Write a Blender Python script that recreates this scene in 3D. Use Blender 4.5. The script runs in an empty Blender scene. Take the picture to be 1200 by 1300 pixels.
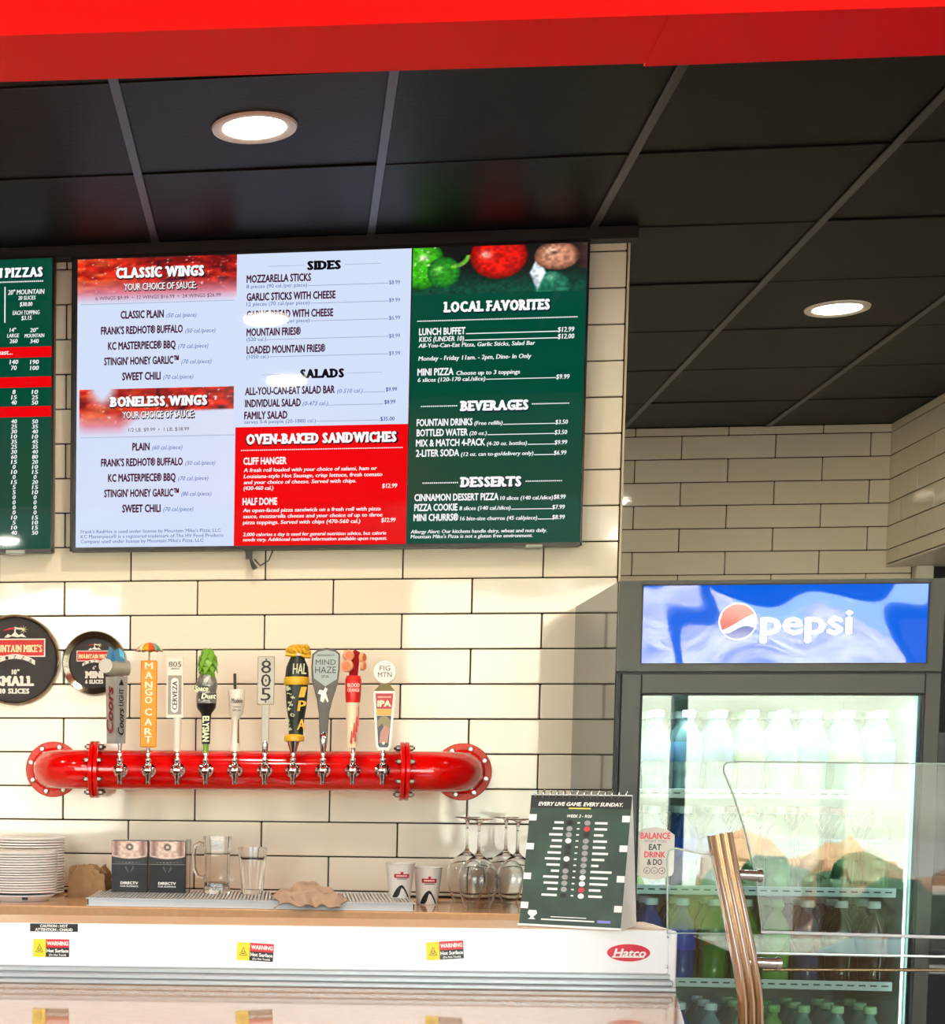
import bpy, bmesh, math, random
import numpy as np
from mathutils import Vector, Matrix
random.seed(7); np.random.seed(7)
SC = bpy.context.scene
COL = SC.collection
R = math.radians
# ------------------------------------------------------------------ camera
CAM = (0.7109, -5.4690, 1.4491); F = 2243.16; PX, PY = 53.31, 1139.42
YAW, PIT, ROL = -0.1410, -0.0718, 0.0065
def _axes():
    cy, sy, cp, sp, cr, sr = math.cos(YAW), math.sin(YAW), math.cos(PIT), math.sin(PIT), math.cos(ROL), math.sin(ROL)
    f = Vector((sy*cp, cy*cp, sp)); r = Vector((cy, -sy, 0)); u = r.cross(f)
    return r*cr+u*sr, -r*sr+u*cr, f
AR, AU, AF = _axes()
cd = bpy.data.cameras.new('camera'); cam = bpy.data.objects.new('camera', cd); COL.objects.link(cam)
cd.sensor_fit = 'AUTO'; cd.sensor_width = 36; cd.lens = F*36/1300
cd.shift_x = (600-PX)/1300; cd.shift_y = (PY-650)/1300; cd.clip_start = .05; cd.clip_end = 500
m = Matrix.Identity(4)
for i in range(3): m[i][0] = AR[i]; m[i][1] = AU[i]; m[i][2] = -AF[i]; m[i][3] = CAM[i]
cam.matrix_world = m; SC.camera = cam
# ------------------------------------------------------------------ world, sun, lamps, exposure
SC.view_settings.view_transform = 'Standard'; SC.view_settings.look = 'None'
SC.view_settings.gamma = 1; SC.view_settings.use_curve_mapping = False
SC.view_settings.exposure = 0.0
SC.cycles.max_bounces = 10; SC.cycles.transparent_max_bounces = 16; SC.cycles.glossy_bounces = 5
SC.cycles.transmission_bounces = 8; SC.cycles.diffuse_bounces = 4
SC.cycles.sample_clamp_indirect = 6; SC.cycles.use_denoising = True
SC.cycles.caustics_reflective = False; SC.cycles.caustics_refractive = False
W = bpy.data.worlds.new('sky'); SC.world = W; W.use_nodes = True
wn = W.node_tree.nodes; wl = W.node_tree.links
sky = wn.new('ShaderNodeTexSky'); sky.sky_type = 'NISHITA'; sky.sun_disc = False
sky.sun_elevation = R(48); sky.sun_rotation = R(20); sky.air_density = 1.0; sky.dust_density = 2.5
wl.new(sky.outputs[0], wn['Background'].inputs[0]); wn['Background'].inputs[1].default_value = 3.0
sd = bpy.data.lights.new('sun', 'SUN'); sd.energy = 72; sd.angle = R(.6); sd.color = (1, .95, .85)
so = bpy.data.objects.new('sun', sd); COL.objects.link(so)
so.rotation_euler = Vector((0.25, 1.0, 1.15)).to_track_quat('Z', 'Y').to_euler()
WIN = [(-5.0, -.5), (1.45, 4.74)]          # street windows behind the camera
def area(name, loc, size, size_y, energy, color, rot=(0, 0, 0), portal=False, shape='RECTANGLE'):
    l = bpy.data.lights.new(name, 'AREA'); l.shape = shape; l.size = size
    if shape in ('RECTANGLE', 'ELLIPSE'): l.size_y = size_y
    l.energy = energy; l.color = color
    if portal: l.cycles.is_portal = True
    o = bpy.data.objects.new(name, l); COL.objects.link(o); o.location = loc; o.rotation_euler = rot
    return o
for a, b in WIN:
    area('window_portal', ((a+b)/2, -7.9, 1.8), b-a, 2.0, 1, (1, 1, 1), (R(90), 0, 0), True)
CEIL = 3.03
LAMP_BAR = [(0.588, -0.974), (2.508, 0.967), (0.655, -1.95), (-1.9, -0.974), (2.5, -1.3), (-1.4, -1.95)]
LAMP_FILL = [(x, y) for x in (-3.6, -1.3, 2.9, 5.0) for y in (-4.2, -5.6, -7.0)]  # unseen downlights added to fill the dining room and screen wall with light
E_BAR, E_FILL = 13.5, 28
# ------------------------------------------------------------------ helpers
def at(x, y, Y=None, Z=None, X=None):
    """point of the place seen at a photo position, on a known plane"""
    d = AF+AR*((x-PX)/F)-AU*((y-PY)/F)
    t = (Y-CAM[1])/d.y if Y is not None else (Z-CAM[2])/d.z if Z is not None else (X-CAM[0])/d.x
    return Vector(CAM)+d*t
def lin(c):
    return tuple(((v/255)/12.92 if v/255 <= .04045 else ((v/255+.055)/1.055)**2.4) for v in c)
MATS = {}
def mat(name, col=(200, 200, 200), rough=.5, metal=0., spec=.5, emit=None, es=1., coat=0., trans=0., ior=1.45, noise=None, bump=None, alpha=1.):
    if name in MATS: return MATS[name]
    M = bpy.data.materials.new(name); M.use_nodes = True; N = M.node_tree.nodes; L = M.node_tree.links
    b = N['Principled BSDF']; c = lin(col)
    b.inputs['Base Color'].default_value = (*c, 1); b.inputs['Roughness'].default_value = rough
    b.inputs['Metallic'].default_value = metal; b.inputs['Specular IOR Level'].default_value = spec
    b.inputs['Coat Weight'].default_value = coat; b.inputs['Coat Roughness'].default_value = .04
    b.inputs['Transmission Weight'].default_value = trans; b.inputs['IOR'].default_value = ior
    if emit: b.inputs['Emission Color'].default_value = (*lin(emit), 1); b.inputs['Emission Strength'].default_value = es
    if noise:   # (scale, amount, detail) colour variation of the thing itself
        tc = N.new('ShaderNodeTexCoord'); n = N.new('ShaderNodeTexNoise'); n.inputs['Scale'].default_value = noise[0]; n.inputs['Detail'].default_value = 5
        L.new(tc.outputs['Object'], n.inputs['Vector'])
        r = N.new('ShaderNodeValToRGB'); r.color_ramp.elements[0].position = .3; r.color_ramp.elements[1].position = .7
        k = noise[1]; r.color_ramp.elements[0].color = (*[v*(1-k) for v in c], 1); r.color_ramp.elements[1].color = (*[min(1, v*(1+k)) for v in c], 1)
        L.new(n.outputs['Fac'], r.inputs[0]); L.new(r.outputs[0], b.inputs['Base Color'])
    if bump:
        tc = N.new('ShaderNodeTexCoord'); n = N.new('ShaderNodeTexNoise'); n.inputs['Scale'].default_value = bump[0]; n.inputs['Detail'].default_value = 4
        bp = N.new('ShaderNodeBump'); bp.inputs['Strength'].default_value = bump[1]; bp.inputs['Distance'].default_value = bump[2]
        L.new(tc.outputs['Object'], n.inputs['Vector']); L.new(n.outputs['Fac'], bp.inputs['Height']); L.new(bp.outputs[0], b.inputs['Normal'])
    MATS[name] = M; return M
def pane_mat(name, tint=(1, 1, 1), k=2.0):
    """architectural glass: clear, mirrored by Fresnel on both faces"""
    M = bpy.data.materials.new(name); M.use_nodes = True; N = M.node_tree.nodes; L = M.node_tree.links
    N.remove(N['Principled BSDF']); o = N['Material Output']
    t = N.new('ShaderNodeBsdfTransparent'); t.inputs[0].default_value = (*tint, 1)
    g = N.new('ShaderNodeBsdfGlossy'); g.inputs['Roughness'].default_value = 0.0
    f = N.new('ShaderNodeFresnel'); f.inputs[0].default_value = 1.5
    mm = N.new('ShaderNodeMath'); mm.operation = 'MULTIPLY'; mm.inputs[1].default_value = k; mm.use_clamp = True
    x = N.new('ShaderNodeMixShader'); L.new(f.outputs[0], mm.inputs[0]); L.new(mm.outputs[0], x.inputs[0])
    L.new(t.outputs[0], x.inputs[1]); L.new(g.outputs[0], x.inputs[2]); L.new(x.outputs[0], o.inputs[0])
    MATS[name] = M; return M
class MB:
    def __init__(s): s.v = []; s.f = []; s.mi = []; s.cur = 0; s.T = None
    def add(s, vs, fs):
        k = len(s.v)
        if s.T is not None: vs = [tuple(s.T @ Vector(v)) for v in vs]
        s.v += [tuple(v) for v in vs]; s.f += [tuple(k+i for i in f) for f in fs]; s.mi += [s.cur]*len(fs); return s
    def box(s, x0, x1, y0, y1, z0, z1):
        v = [(x, y, z) for x in (x0, x1) for y in (y0, y1) for z in (z0, z1)]
        return s.add(v, [(0, 1, 3, 2), (4, 6, 7, 5), (0, 4, 5, 1), (2, 3, 7, 6), (0, 2, 6, 4), (1, 5, 7, 3)])
    def bbox(s, x0, x1, y0, y1, z0, z1, b=.003):   # box with chamfered edges
        pts = []
        for x, sx in ((x0, 1), (x1, -1)):
            for y, sy in ((y0, 1), (y1, -1)):
                for z, sz in ((z0, 1), (z1, -1)):
                    pts += [(x+sx*b, y+sy*b, z), (x+sx*b, y, z+sz*b), (x, y+sy*b, z+sz*b)]
        bm = bmesh.new()
        for p in pts: bm.verts.new(p)
        bmesh.ops.convex_hull(bm, input=bm.verts); bm.verts.index_update()
        bmesh.ops.dissolve_limit(bm, angle_limit=.01, verts=bm.verts, edges=bm.edges)
        bm.verts.index_update(); r = s.add([v.co[:] for v in bm.verts], [[v.index for v in f.verts] for f in bm.faces]); bm.free(); return r
    def lathe(s, prof, n=24, o=(0, 0, 0), axis='Z', close=False):
        vs = []; fs = []
        for r, h in prof:
            for i in range(n):
                a = 2*math.pi*i/n; c, d = r*math.cos(a), r*math.sin(a)
                p = (c, d, h) if axis == 'Z' else (c, h, d) if axis == 'Y' else (h, c, d)
                vs.append((p[0]+o[0], p[1]+o[1], p[2]+o[2]))
        m_ = len(prof)
        for j in range(m_-1):
            for i in range(n):
                a, b = j*n+i, j*n+(i+1) % n; fs.append((a, b, b+n, a+n))
        if close:
            for i in range(n): fs.append(((m_-1)*n+i, (m_-1)*n+(i+1) % n, (i+1) % n, i))
        else:
            if prof[0][0] > 1e-6: fs.append(tuple(range(n-1, -1, -1)))
            if prof[-1][0] > 1e-6: fs.append(tuple((m_-1)*n+i for i in range(n)))
        return s.add(vs, fs)
    def tube(s, path, r, n=8, closed=False, prof=None):
        P = [Vector(p) for p in path]; vs = []; fs = []; rr = r if isinstance(r, (list, tuple)) else [r]*len(P)
        up = None
        for i, p in enumerate(P):
            if closed: t = P[(i+1) % len(P)]-P[i-1]
            else: t = P[min(i+1, len(P)-1)]-P[max(i-1, 0)]
            t.normalize()
            if up is None: up = Vector((0, 0, 1)) if abs(t.z) < .9 else Vector((0, 1, 0))
            a = (up-t*up.dot(t)).normalized(); b = t.cross(a); up = a
            if prof:
                for u, w in prof: vs.append(tuple(p+a*u+b*w))
            else:
                for k in range(n):
                    q = 2*math.pi*k/n; vs.append(tuple(p+(a*math.cos(q)+b*math.sin(q))*rr[i]))
        if prof: n = len(prof)
        m_ = len(P)
        for j in range(m_ if closed else m_-1):
            for k in range(n):
                a, b = j*n+k, j*n+(k+1) % n; c = ((j+1) % m_)*n; fs.append((a, b, c+(k+1) % n, c+k))
        if not closed: fs.append(tuple(range(n-1, -1, -1))); fs.append(tuple((m_-1)*n+k for k in range(n)))
        return s.add(vs, fs)
    def cyl(s, p0, p1, r, n=16): return s.tube([p0, p1], r, n)
    def prism(s, poly, y0, y1):                    # outline in XZ, thick along Y
        n = len(poly); vs = [(x, y0, z) for x, z in poly]+[(x, y1, z) for x, z in poly]
        fs = [tuple(range(n)), tuple(range(2*n-1, n-1, -1))]+[(i, i+n, (i+1) % n+n, (i+1) % n) for i in range(n)]
        return s.add(vs, fs)
    def hprism(s, poly, z0, z1):                   # outline in XY, thick along Z
        n = len(poly); vs = [(x, y, z0) for x, y in poly]+[(x, y, z1) for x, y in poly]
        fs = [tuple(range(n-1, -1, -1)), tuple(range(n, 2*n))]+[(i, (i+1) % n, (i+1) % n+n, i+n) for i in range(n)]
        return s.add(vs, fs)
    def disc(s, x, z, y, r, n=24, sx=1., sz=1.):
        vs = [(x, y, z)]+[(x+r*sx*math.cos(2*math.pi*i/n), y, z+r*sz*math.sin(2*math.pi*i/n)) for i in range(n)]
        return s.add(vs, [(0, (i+1) % n+1, i+1) for i in range(n)])
    def quad(s, x0, x1, z0, z1, y): return s.add([(x0, y, z0), (x1, y, z0), (x1, y, z1), (x0, y, z1)], [(0, 1, 2, 3)])
    def poly(s, pts, y): return s.add([(x, y, z) for x, z in pts], [tuple(range(len(pts)))])
    def blob(s, c, r, n=2, jit=0., seed=0):
        bm = bmesh.new(); bmesh.ops.create_icosphere(bm, subdivisions=n, radius=1); rnd = random.Random(seed)
        for v in bm.verts:
            k = 1+jit*(rnd.random()-.5)*2; v.co = Vector((c[0]+v.co.x*r[0]*k, c[1]+v.co.y*r[1]*k, c[2]+v.co.z*r[2]*k))
        bm.verts.index_update(); q = s.add([v.co[:] for v in bm.verts], [[v.index for v in f.verts] for f in bm.faces]); bm.free(); return q
    def mesh(s, name, mats, smooth=None, fix=True):
        me = bpy.data.meshes.new(name); me.from_pydata(s.v, [], s.f)
        for q in (mats if isinstance(mats, (list, tuple)) else [mats]): me.materials.append(q)
        me.polygons.foreach_set('material_index', s.mi)
        if fix:
            bm = bmesh.new(); bm.from_mesh(me); bmesh.ops.recalc_face_normals(bm, faces=bm.faces); bm.to_mesh(me); bm.free()
        if smooth is not None:
            me.polygons.foreach_set('use_smooth', [True]*len(me.polygons)); me.set_sharp_from_angle(angle=R(smooth))
        me.update(); return me
    def build(s, name, mats, parent=None, smooth=None, loc=None, fix=True):
        o = bpy.data.objects.new(name, s.mesh(name, mats, smooth, fix)); COL.objects.link(o)
        if parent: o.parent = parent
        if loc: o.location = loc
        return o
def tag(o, label=None, cat=None, group=None, kind=None):
    for k, v in (('label', label), ('category', cat), ('group', group), ('kind', kind)):
        if v: o[k] = v
    return o
def thing(name, label, cat, loc=(0, 0, 0), rot=(0, 0, 0), group=None):
    o = bpy.data.objects.new(name, None); COL.objects.link(o); o.location = loc; o.rotation_euler = rot; o.empty_display_size = .05
    return tag(o, label, cat, group)
def dup(root, loc, rotz=None, label=None, group=None):
    r = root.copy(); COL.objects.link(r); r.location = loc
    if rotz is not None: r.rotation_euler = (0, 0, rotz)
    if label: r['label'] = label
    if group: r['group'] = group
    for ch in list(root.children):
        c = ch.copy(); COL.objects.link(c); c.parent = r
        for g in ch.children:
            d = g.copy(); COL.objects.link(d); d.parent = c
    return r
# lettering: flat glyph faces collected into one mesh per surface
_fc = {}
def glyphs(st):
    if st in _fc: return _fc[st]
    cu = bpy.data.curves.new('t', 'FONT'); cu.body = st; cu.size = 1; cu.resolution_u = 2; cu.fill_mode = 'FRONT'
    ob = bpy.data.objects.new('t', cu); me = bpy.data.meshes.new_from_object(ob)
    v = [(p.co.x, p.co.y) for p in me.vertices]; f = [tuple(p.vertices) for p in me.polygons]
    bpy.data.objects.remove(ob); bpy.data.curves.remove(cu); bpy.data.meshes.remove(me)
    _fc[st] = (v, f); return v, f
CAPH = .69
SERIF = dict(A='ac', B='aA', C='', D='aA', E='aAcC', F='aA', G='C', H='aAcC', I='bB', K='aAcC', L='aAc', M='aAcC', N='aAC', O='', P='aA', R='aAc', S='', T='bAC', U='AC', V='AC', W='AC', Z='')
def slab_line(st):
    """a line set in heavy slab letters: plain letters widened, block serifs added at the stem ends"""
    key = ('slab', st)
    if key in _fc: return _fc[key]
    V, Fc, x = [], [], 0.; DI = []
    for ch in st:
        if ch == ' ': x += .34; continue
        v, f = glyphs(ch); x0 = min(p[0] for p in v); x1 = max(p[0] for p in v); w = x1-x0
        for n_, dx in enumerate((0, .05, .1)): k = len(V); V += [(p[0]-x0+x+dx, p[1], n_) for p in v]; Fc += [tuple(k+i for i in q) for q in f]
        w += .1; sx = {'a': .06, 'b': w/2, 'c': w-.06}
        for q in SERIF.get(ch, ''):
            cx = sx[q.lower()]+x; lo = 0 if q.islower() else CAPH-.12; k = len(V)
            V += [(cx-.14, lo, 3), (cx+.14, lo, 3), (cx+.14, lo+.12, 3), (cx-.14, lo+.12, 3)]; Fc.append((k, k+1, k+2, k+3))
        x += w+.13
    _fc[key] = (V, Fc); return V, Fc
class Print(MB):
    """flat print on a plane facing -Y (local XZ); y is its depth"""
    def text(s, st, xc, zc, w=None, h=.01, bold=.0, shear=0., y=0., rot=0., slab=False, mi=0):
        v, f = slab_line(st) if slab else glyphs(st)
        if not v: return s
        xs = [p[0] for p in v]; x0, x1 = min(xs), max(xs); k = h/CAPH
        kx = (w/(x1-x0+2*bold)) if w else k
        s.cur = mi; c, d = math.cos(rot), math.sin(rot)
        sh_ = [(0, 0)] if bold < .012 else [(-bold, 0), (bold, 0)] if bold < .035 else [(-bold, 0), (bold, 0), (0, bold*.8), (0, -bold*.8)]
        ep = 3e-5/(s.T.to_scale().x if s.T is not None else 1)
        for n_, (ox_, oz_) in enumerate(sh_):
            out = []
            for p in v:
                px, pz = p[:2]; yy = y-ep*(4*n_+(p[2] if len(p) > 2 else 0))
                a, b = (px+ox_+shear*pz-(x0+x1)/2)*kx, (pz+oz_-CAPH/2)*k; out.append((xc+a*c-b*d, yy, zc+a*d+b*c))
            s.add(out, f)
        return s
def screen_print(P, Y, px_items):
    """lettering measured in the photo, laid on the plane Y"""
    for it in px_items:
        st, x0, x1, yc, h = it[:5]; o = it[5] if len(it) > 5 else {}
        xm = (x0+x1)/2; c = at(xm, yc, Y=Y); w = (at(x1, yc, Y=Y)-at(x0, yc, Y=Y)).length; sc = w/(x1-x0)
        if st == '.':   # dotted rule
            P.cur = o.get('mi', 0); n = int((x1-x0)/2.4)
            for i in range(n):
                xx = c.x-w/2+w*(i+.5)/n; P.quad(xx-sc*.8, xx+sc*.8, c.z-sc*h/2, c.z+sc*h/2, Y-o.get('d', 0))
        elif st == '-':
            P.cur = o.get('mi', 0); P.quad(c.x-w/2, c.x+w/2, c.z-sc*h/2, c.z+sc*h/2, Y-o.get('d', 0))
        else:
            if 'sh' in o:
                P.text(st, c.x+sc*.7, c.z-sc*.8, w*1.02, h*sc*1.06, o.get('bold', .02)+.04, o.get('shear', 0), Y+.0003, 0, o.get('slab', False), o['sh'])
            P.text(st, c.x, c.z, w, h*sc, o.get('bold', .02), o.get('shear', 0), Y-o.get('d', 0), 0, o.get('slab', False), o.get('mi', 0))
def picture(name, x0, x1, z0, z1, y, nx, ny, fn, parent, strength=1.0, emis=True):
    u, v = np.meshgrid(np.linspace(0, 1, nx), np.linspace(0, 1, ny)); rgb = np.clip(fn(u, v), 0, 1)
    vs = np.stack([x0+(x1-x0)*u, np.full_like(u, y), z0+(z1-z0)*v], -1).reshape(-1, 3)
    i = np.arange((ny-1)*nx).reshape(ny-1, nx)[:, :-1].ravel(); fs = np.stack([i, i+1, i+nx+1, i+nx], 1)
    me = bpy.data.meshes.new(name); me.from_pydata(vs.tolist(), [], fs.tolist())
    ca = me.color_attributes.new('print', 'FLOAT_COLOR', 'POINT')
    l = np.where(rgb <= .04045, rgb/12.92, ((rgb+.055)/1.055)**2.4).reshape(-1, 3)
    ca.data.foreach_set('color', np.concatenate([l, np.ones((len(l), 1))], 1).astype(np.float32).ravel())
    key = 'picture_'+('lit' if emis else 'ink')+str(strength)
    if key not in MATS:
        M = bpy.data.materials.new(key); M.use_nodes = True; N = M.node_tree.nodes; L = M.node_tree.links; b = N['Principled BSDF']
        a = N.new('ShaderNodeVertexColor'); a.layer_name = 'print'; b.inputs['Roughness'].default_value = .15 if emis else .4
        if emis:
            b.inputs['Base Color'].default_value = (0.01, .01, .01, 1); L.new(a.outputs[0], b.inputs['Emission Color']); b.inputs['Emission Strength'].default_value = strength
        else: L.new(a.outputs[0], b.inputs['Base Color'])
        MATS[key] = M
    me.materials.append(MATS[key]); o = bpy.data.objects.new(name, me); COL.objects.link(o); o.parent = parent; return o
def vnoise(u, v, s, seed=0):
    rs = np.random.RandomState(seed); g = rs.rand(64, 64); x = (u*s) % 63; y = (v*s) % 63; i = x.astype(int); j = y.astype(int); a = x-i; b = y-j
    a = a*a*(3-2*a); b = b*b*(3-2*b)
    return g[j, i]*(1-a)*(1-b)+g[j, i+1]*a*(1-b)+g[j+1, i]*(1-a)*b+g[j+1, i+1]*a*b
def mixc(a, b, t): t = np.clip(t, 0, 1)[..., None]; return a*(1-t)+b*t
C3 = lambda *c: np.array(c)/255.
ordn = ['first', 'second', 'third', 'fourth', 'fifth', 'sixth', 'seventh', 'eighth', 'ninth', 'tenth', 'eleventh', 'twelfth', 'thirteenth', 'fourteenth', 'fifteenth', 'sixteenth', 'seventeenth', 'eighteenth', 'nineteenth', 'twentieth', 'twenty-first', 'twenty-second', 'twenty-third', 'twenty-fourth', 'twenty-fifth']
# ------------------------------------------------------------------ materials
GROUT = mat('dark_grout', (34, 29, 23), .9)
def tile_mat():
    M = mat('cream_glazed_tile', (240, 236, 218), .05, 0, .9)
    N = M.node_tree.nodes; L = M.node_tree.links; b = N['Principled BSDF']
    oi = N.new('ShaderNodeObjectInfo'); r = N.new('ShaderNodeValToRGB')
    r.color_ramp.elements[0].color = (*lin((236, 230, 208)), 1); r.color_ramp.elements[1].color = (*lin((243, 238, 220)), 1)
    L.new(oi.outputs['Random'], r.inputs[0]); L.new(r.outputs[0], b.inputs['Base Color'])
    tc = N.new('ShaderNodeTexCoord'); n = N.new('ShaderNodeTexNoise'); n.inputs['Scale'].default_value = 6; n.inputs['Detail'].default_value = 1
    bp = N.new('ShaderNodeBump'); bp.inputs['Strength'].default_value = .25; bp.inputs['Distance'].default_value = .004
    L.new(tc.outputs['Object'], n.inputs['Vector']); L.new(n.outputs['Fac'], bp.inputs['Height']); L.new(bp.outputs[0], b.inputs['Normal']); return M
TILE = tile_mat()
STEEL = mat('brushed_steel', (190, 190, 188), .25, 1)
CHROME = mat('chrome', (225, 225, 225), .05, 1)
BLACK = mat('black_plastic', (14, 14, 15), .35)
WHITE = mat('white_plastic', (238, 238, 236), .3)
RED = mat('red_gloss_enamel', (214, 6, 4), .12, 0, .5, coat=.6)
TAN = mat('tan_solid_surface', (205, 160, 118), .10, 0, .5, noise=(60, .05))
PALE_TAN = mat('pale_tan_solid_surface', (176, 140, 108), .05, 0, .25, noise=(60, .04))
CBLACK = mat('black_ceiling_tile', (19, 18, 15), .45, 0, .12, noise=(90, .25), bump=(60, .3, .002))
CGRID = mat('black_ceiling_grid', (44, 44, 45), .35)
PANE = pane_mat('clear_pane', (.96, .98, .97))
GLASS = mat('drinking_glass', (255, 255, 255), .0, 0, .5, trans=1, ior=1.45)
# ------------------------------------------------------------------ room shell
def slab(name, x0, x1, y0, y1, z0, z1, m_):
    return tag(MB().box(x0, x1, y0, y1, z0, z1).build(name, m_), kind='structure')
PLASTER = mat('warm_plaster', (214, 204, 188), .8)
slab('floor', -6, 7, -8.2, 4, -.1, 0, mat('grey_floor_tile', (150, 142, 130), .3, noise=(8, .12)))
ceil = slab('ceiling', -6, 7, -2.5, 4, CEIL+.02, CEIL+.12, mat('ceiling_void', (18, 17, 15), .8))
slab('ceiling_dining', -6, 7, -8.2, -2.5, 3.06, 3.16, mat('dining_ceiling', (200, 196, 188), .8))
gx = [.274+.6345*k for k in range(-3, 7)]; gy = [-.662+.632*k for k in range(-3, 6)]
th = .012
tm = {}
for i, x in enumerate(gx[:-1]):
    for j, y in enumerate(gy):
        y1 = gy[j+1] if j+1 < len(gy) else 3.06
        if y > 3.0: continue
        dx, dy = gx[i+1]-x-.004, y1-y-.004
        if (round(dx, 3), round(dy, 3)) not in tm:
            tm[(round(dx, 3), round(dy, 3))] = MB().bbox(-dx/2, dx/2, -dy/2, dy/2, 0, .012, .003).mesh('ceiling_tile', CBLACK)
        if x < 1.5 and y > -.1: continue
        o = bpy.data.objects.new('ceiling_tile', tm[(round(dx, 3), round(dy, 3))]); COL.objects.link(o); o.parent = ceil
        o.location = ((x+gx[i+1])/2, (y+y1)/2, CEIL+random.uniform(0, .002)); o.rotation_euler = (R(random.uniform(-.25, .25)), R(random.uniform(-.25, .25)), 0)
for x in gx: MB().bbox(x-th, x+th, -2.5, 3.06 if x > 1.6 else .02, CEIL-.006, CEIL+.001, .0015).build('grid_bar', CGRID, ceil)
for y in gy: MB().bbox(gx[0], gx[-1], y-.004, y+.004, CEIL-.003, CEIL+.001, .001).build('cross_bar', mat('dark_cross_bar', (16, 15, 13), .6), ceil)  # cross bars, darker than the lengthwise ones
# tiled walls: every tile an object of its own
_tmesh = {}
def tile_obj(w, h, M4, parent, jit=.16):
    k = (round(w, 3), round(h, 3))
    if k not in _tmesh: _tmesh[k] = MB().bbox(-w/2, w/2, -.009, 0, -h/2, h/2, .0022).mesh('tile', TILE)
    o = bpy.data.objects.new('tile', _tmesh[k]); COL.objects.link(o); o.parent = parent
    o.matrix_local = M4 @ Matrix.Rotation(R(random.gauss(0, jit)), 4, 'X') @ Matrix.Rotation(R(random.gauss(0, jit)), 4, 'Z')
TW, TH_ = .4096, .1047
def tile_plane(parent, M4, u0, u1, z0, z1, zref, uref, par=0):
    """rows of running bond on a plane; u along the wall, joints at uref + k*TW on even rows"""
    r0 = math.floor((z0-zref)/TH_); r1 = math.ceil((z1-zref)/TH_)
    for r in range(r0, r1):
        a, b = max(z0, zref+r*TH_), min(z1, zref+(r+1)*TH_)
        if b-a < .008: continue
        off = uref+(TW/2 if (r+par) % 2 else 0); k = math.floor((u0-off)/TW)
        while off+k*TW < u1:
            c, d = max(u0, off+k*TW), min(u1, off+(k+1)*TW); k += 1
            if u1-d < .03: d = u1
            if d-c < .03 and c > u0: continue
            tile_obj(d-c-.0040, b-a-.0040, M4 @ Matrix.Translation(((c+d)/2, 0, (a+b)/2)), parent)
CX = 1.652
wb = slab('wall_back', -6, CX, .0, .16, 0, 3.1, GROUT)
tile_plane(wb, Matrix.Identity(4), -.82, CX-.004, 1.075, CEIL, 2.03, 0, 1)
MB().box(-6, -.82, -.009, .0, .0, CEIL).build('plaster_panel', PLASTER, wb)
MB().bbox(CX-.002, CX+.004, -.011, .16, 0, CEIL, .002).build('edge_trim', mat('pale_trim', (214, 204, 176), .3), wb)
slab('wall_nook_side', 1.50, CX, .16, 3.2, 0, 3.1, PLASTER)
tag(MB().bbox(-6, CX+.018, -.062, .02, 2.993, CEIL-.001, .002).build('trim_4', mat('black_crown_trim', (10, 10, 10), .5)), kind='structure')
wn_ = slab('wall_nook', CX, 3.47, 3.07, 3.2, 0, 3.1, GROUT)
tile_plane(wn_, Matrix.Translation((0, 3.069, 0)), CX+.002, 3.455, 1.0, CEIL, 2.991, 2.2356, 0)
# tiled bulkhead on the far side of the nook
bk = slab('wall_bulkhead', 3.352, 3.75, -2.3, 3.07, 2.40, 3.1, GROUT)
MBK = Matrix.Translation((3.352, 0, 0)) @ Matrix.Rotation(R(-90), 4, 'Z')
tile_plane(bk, MBK, -3.06, 2.3, 2.403, CEIL, 2.991, -3.06+.17, 0)
MB().box(3.345, 3.75, -2.3, 3.07, 2.392, 2.40).build('soffit', mat('soffit_white', (225, 222, 208), .4), bk)
tag(MB().bbox(3.458, 3.53, 3.0, 3.2, 0, 2.391, .003).build('trim_1', mat('trim_white', (232, 230, 218), .4)), kind='structure')
slab('wall_kitchen', 3.53, 7, 3.4, 3.55, 0, 3.1, mat('dark_kitchen', (40, 38, 38), .7))
slab('wall_left', -6.15, -6, -8.2, .16, 0, 3.1, PLASTER)
slab('wall_right', 7, 7.15, -8.2, 3.55, 0, 3.1, PLASTER)
# front wall with the street windows
FW = mat('front_wall_plaster', (170, 140, 110), .7)
FR = mat('dark_green_window_frame', (62, 78, 72), .5)
xs = [-6, WIN[0][0], WIN[0][1], WIN[1][0], WIN[1][1], 7]
f = MB(); f.box(-6, 7, -8.2, -8.0, 0, .66); f.box(-6, 7, -8.2, -8.0, 2.86, 3.1)
for a, b in ((xs[0], xs[1]), (xs[2], xs[3]), (xs[4], xs[5])): f.box(a, b, -8.2, -8.0, .66, 2.86)
tag(f.build('wall_front', FW), kind='structure')
for n, (a, b) in enumerate(WIN):
    w_ = MB()
    for x in [a+.03, (3.2 if n else -2.75), b-.03]: w_.box(x-.042, x+.042, -8.14, -8.04, .66, 2.86)
    w_.box(a, b, -8.14, -8.04, .66, .72); w_.box(a, b, -8.14, -8.04, 2.80, 2.86)
    wo = tag(w_.build('window_%d' % (n+1), FR), kind='structure')
    MB().box(a, b, -8.095, -8.09, .70, 2.84).build('window_pane', PANE, wo)
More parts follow.
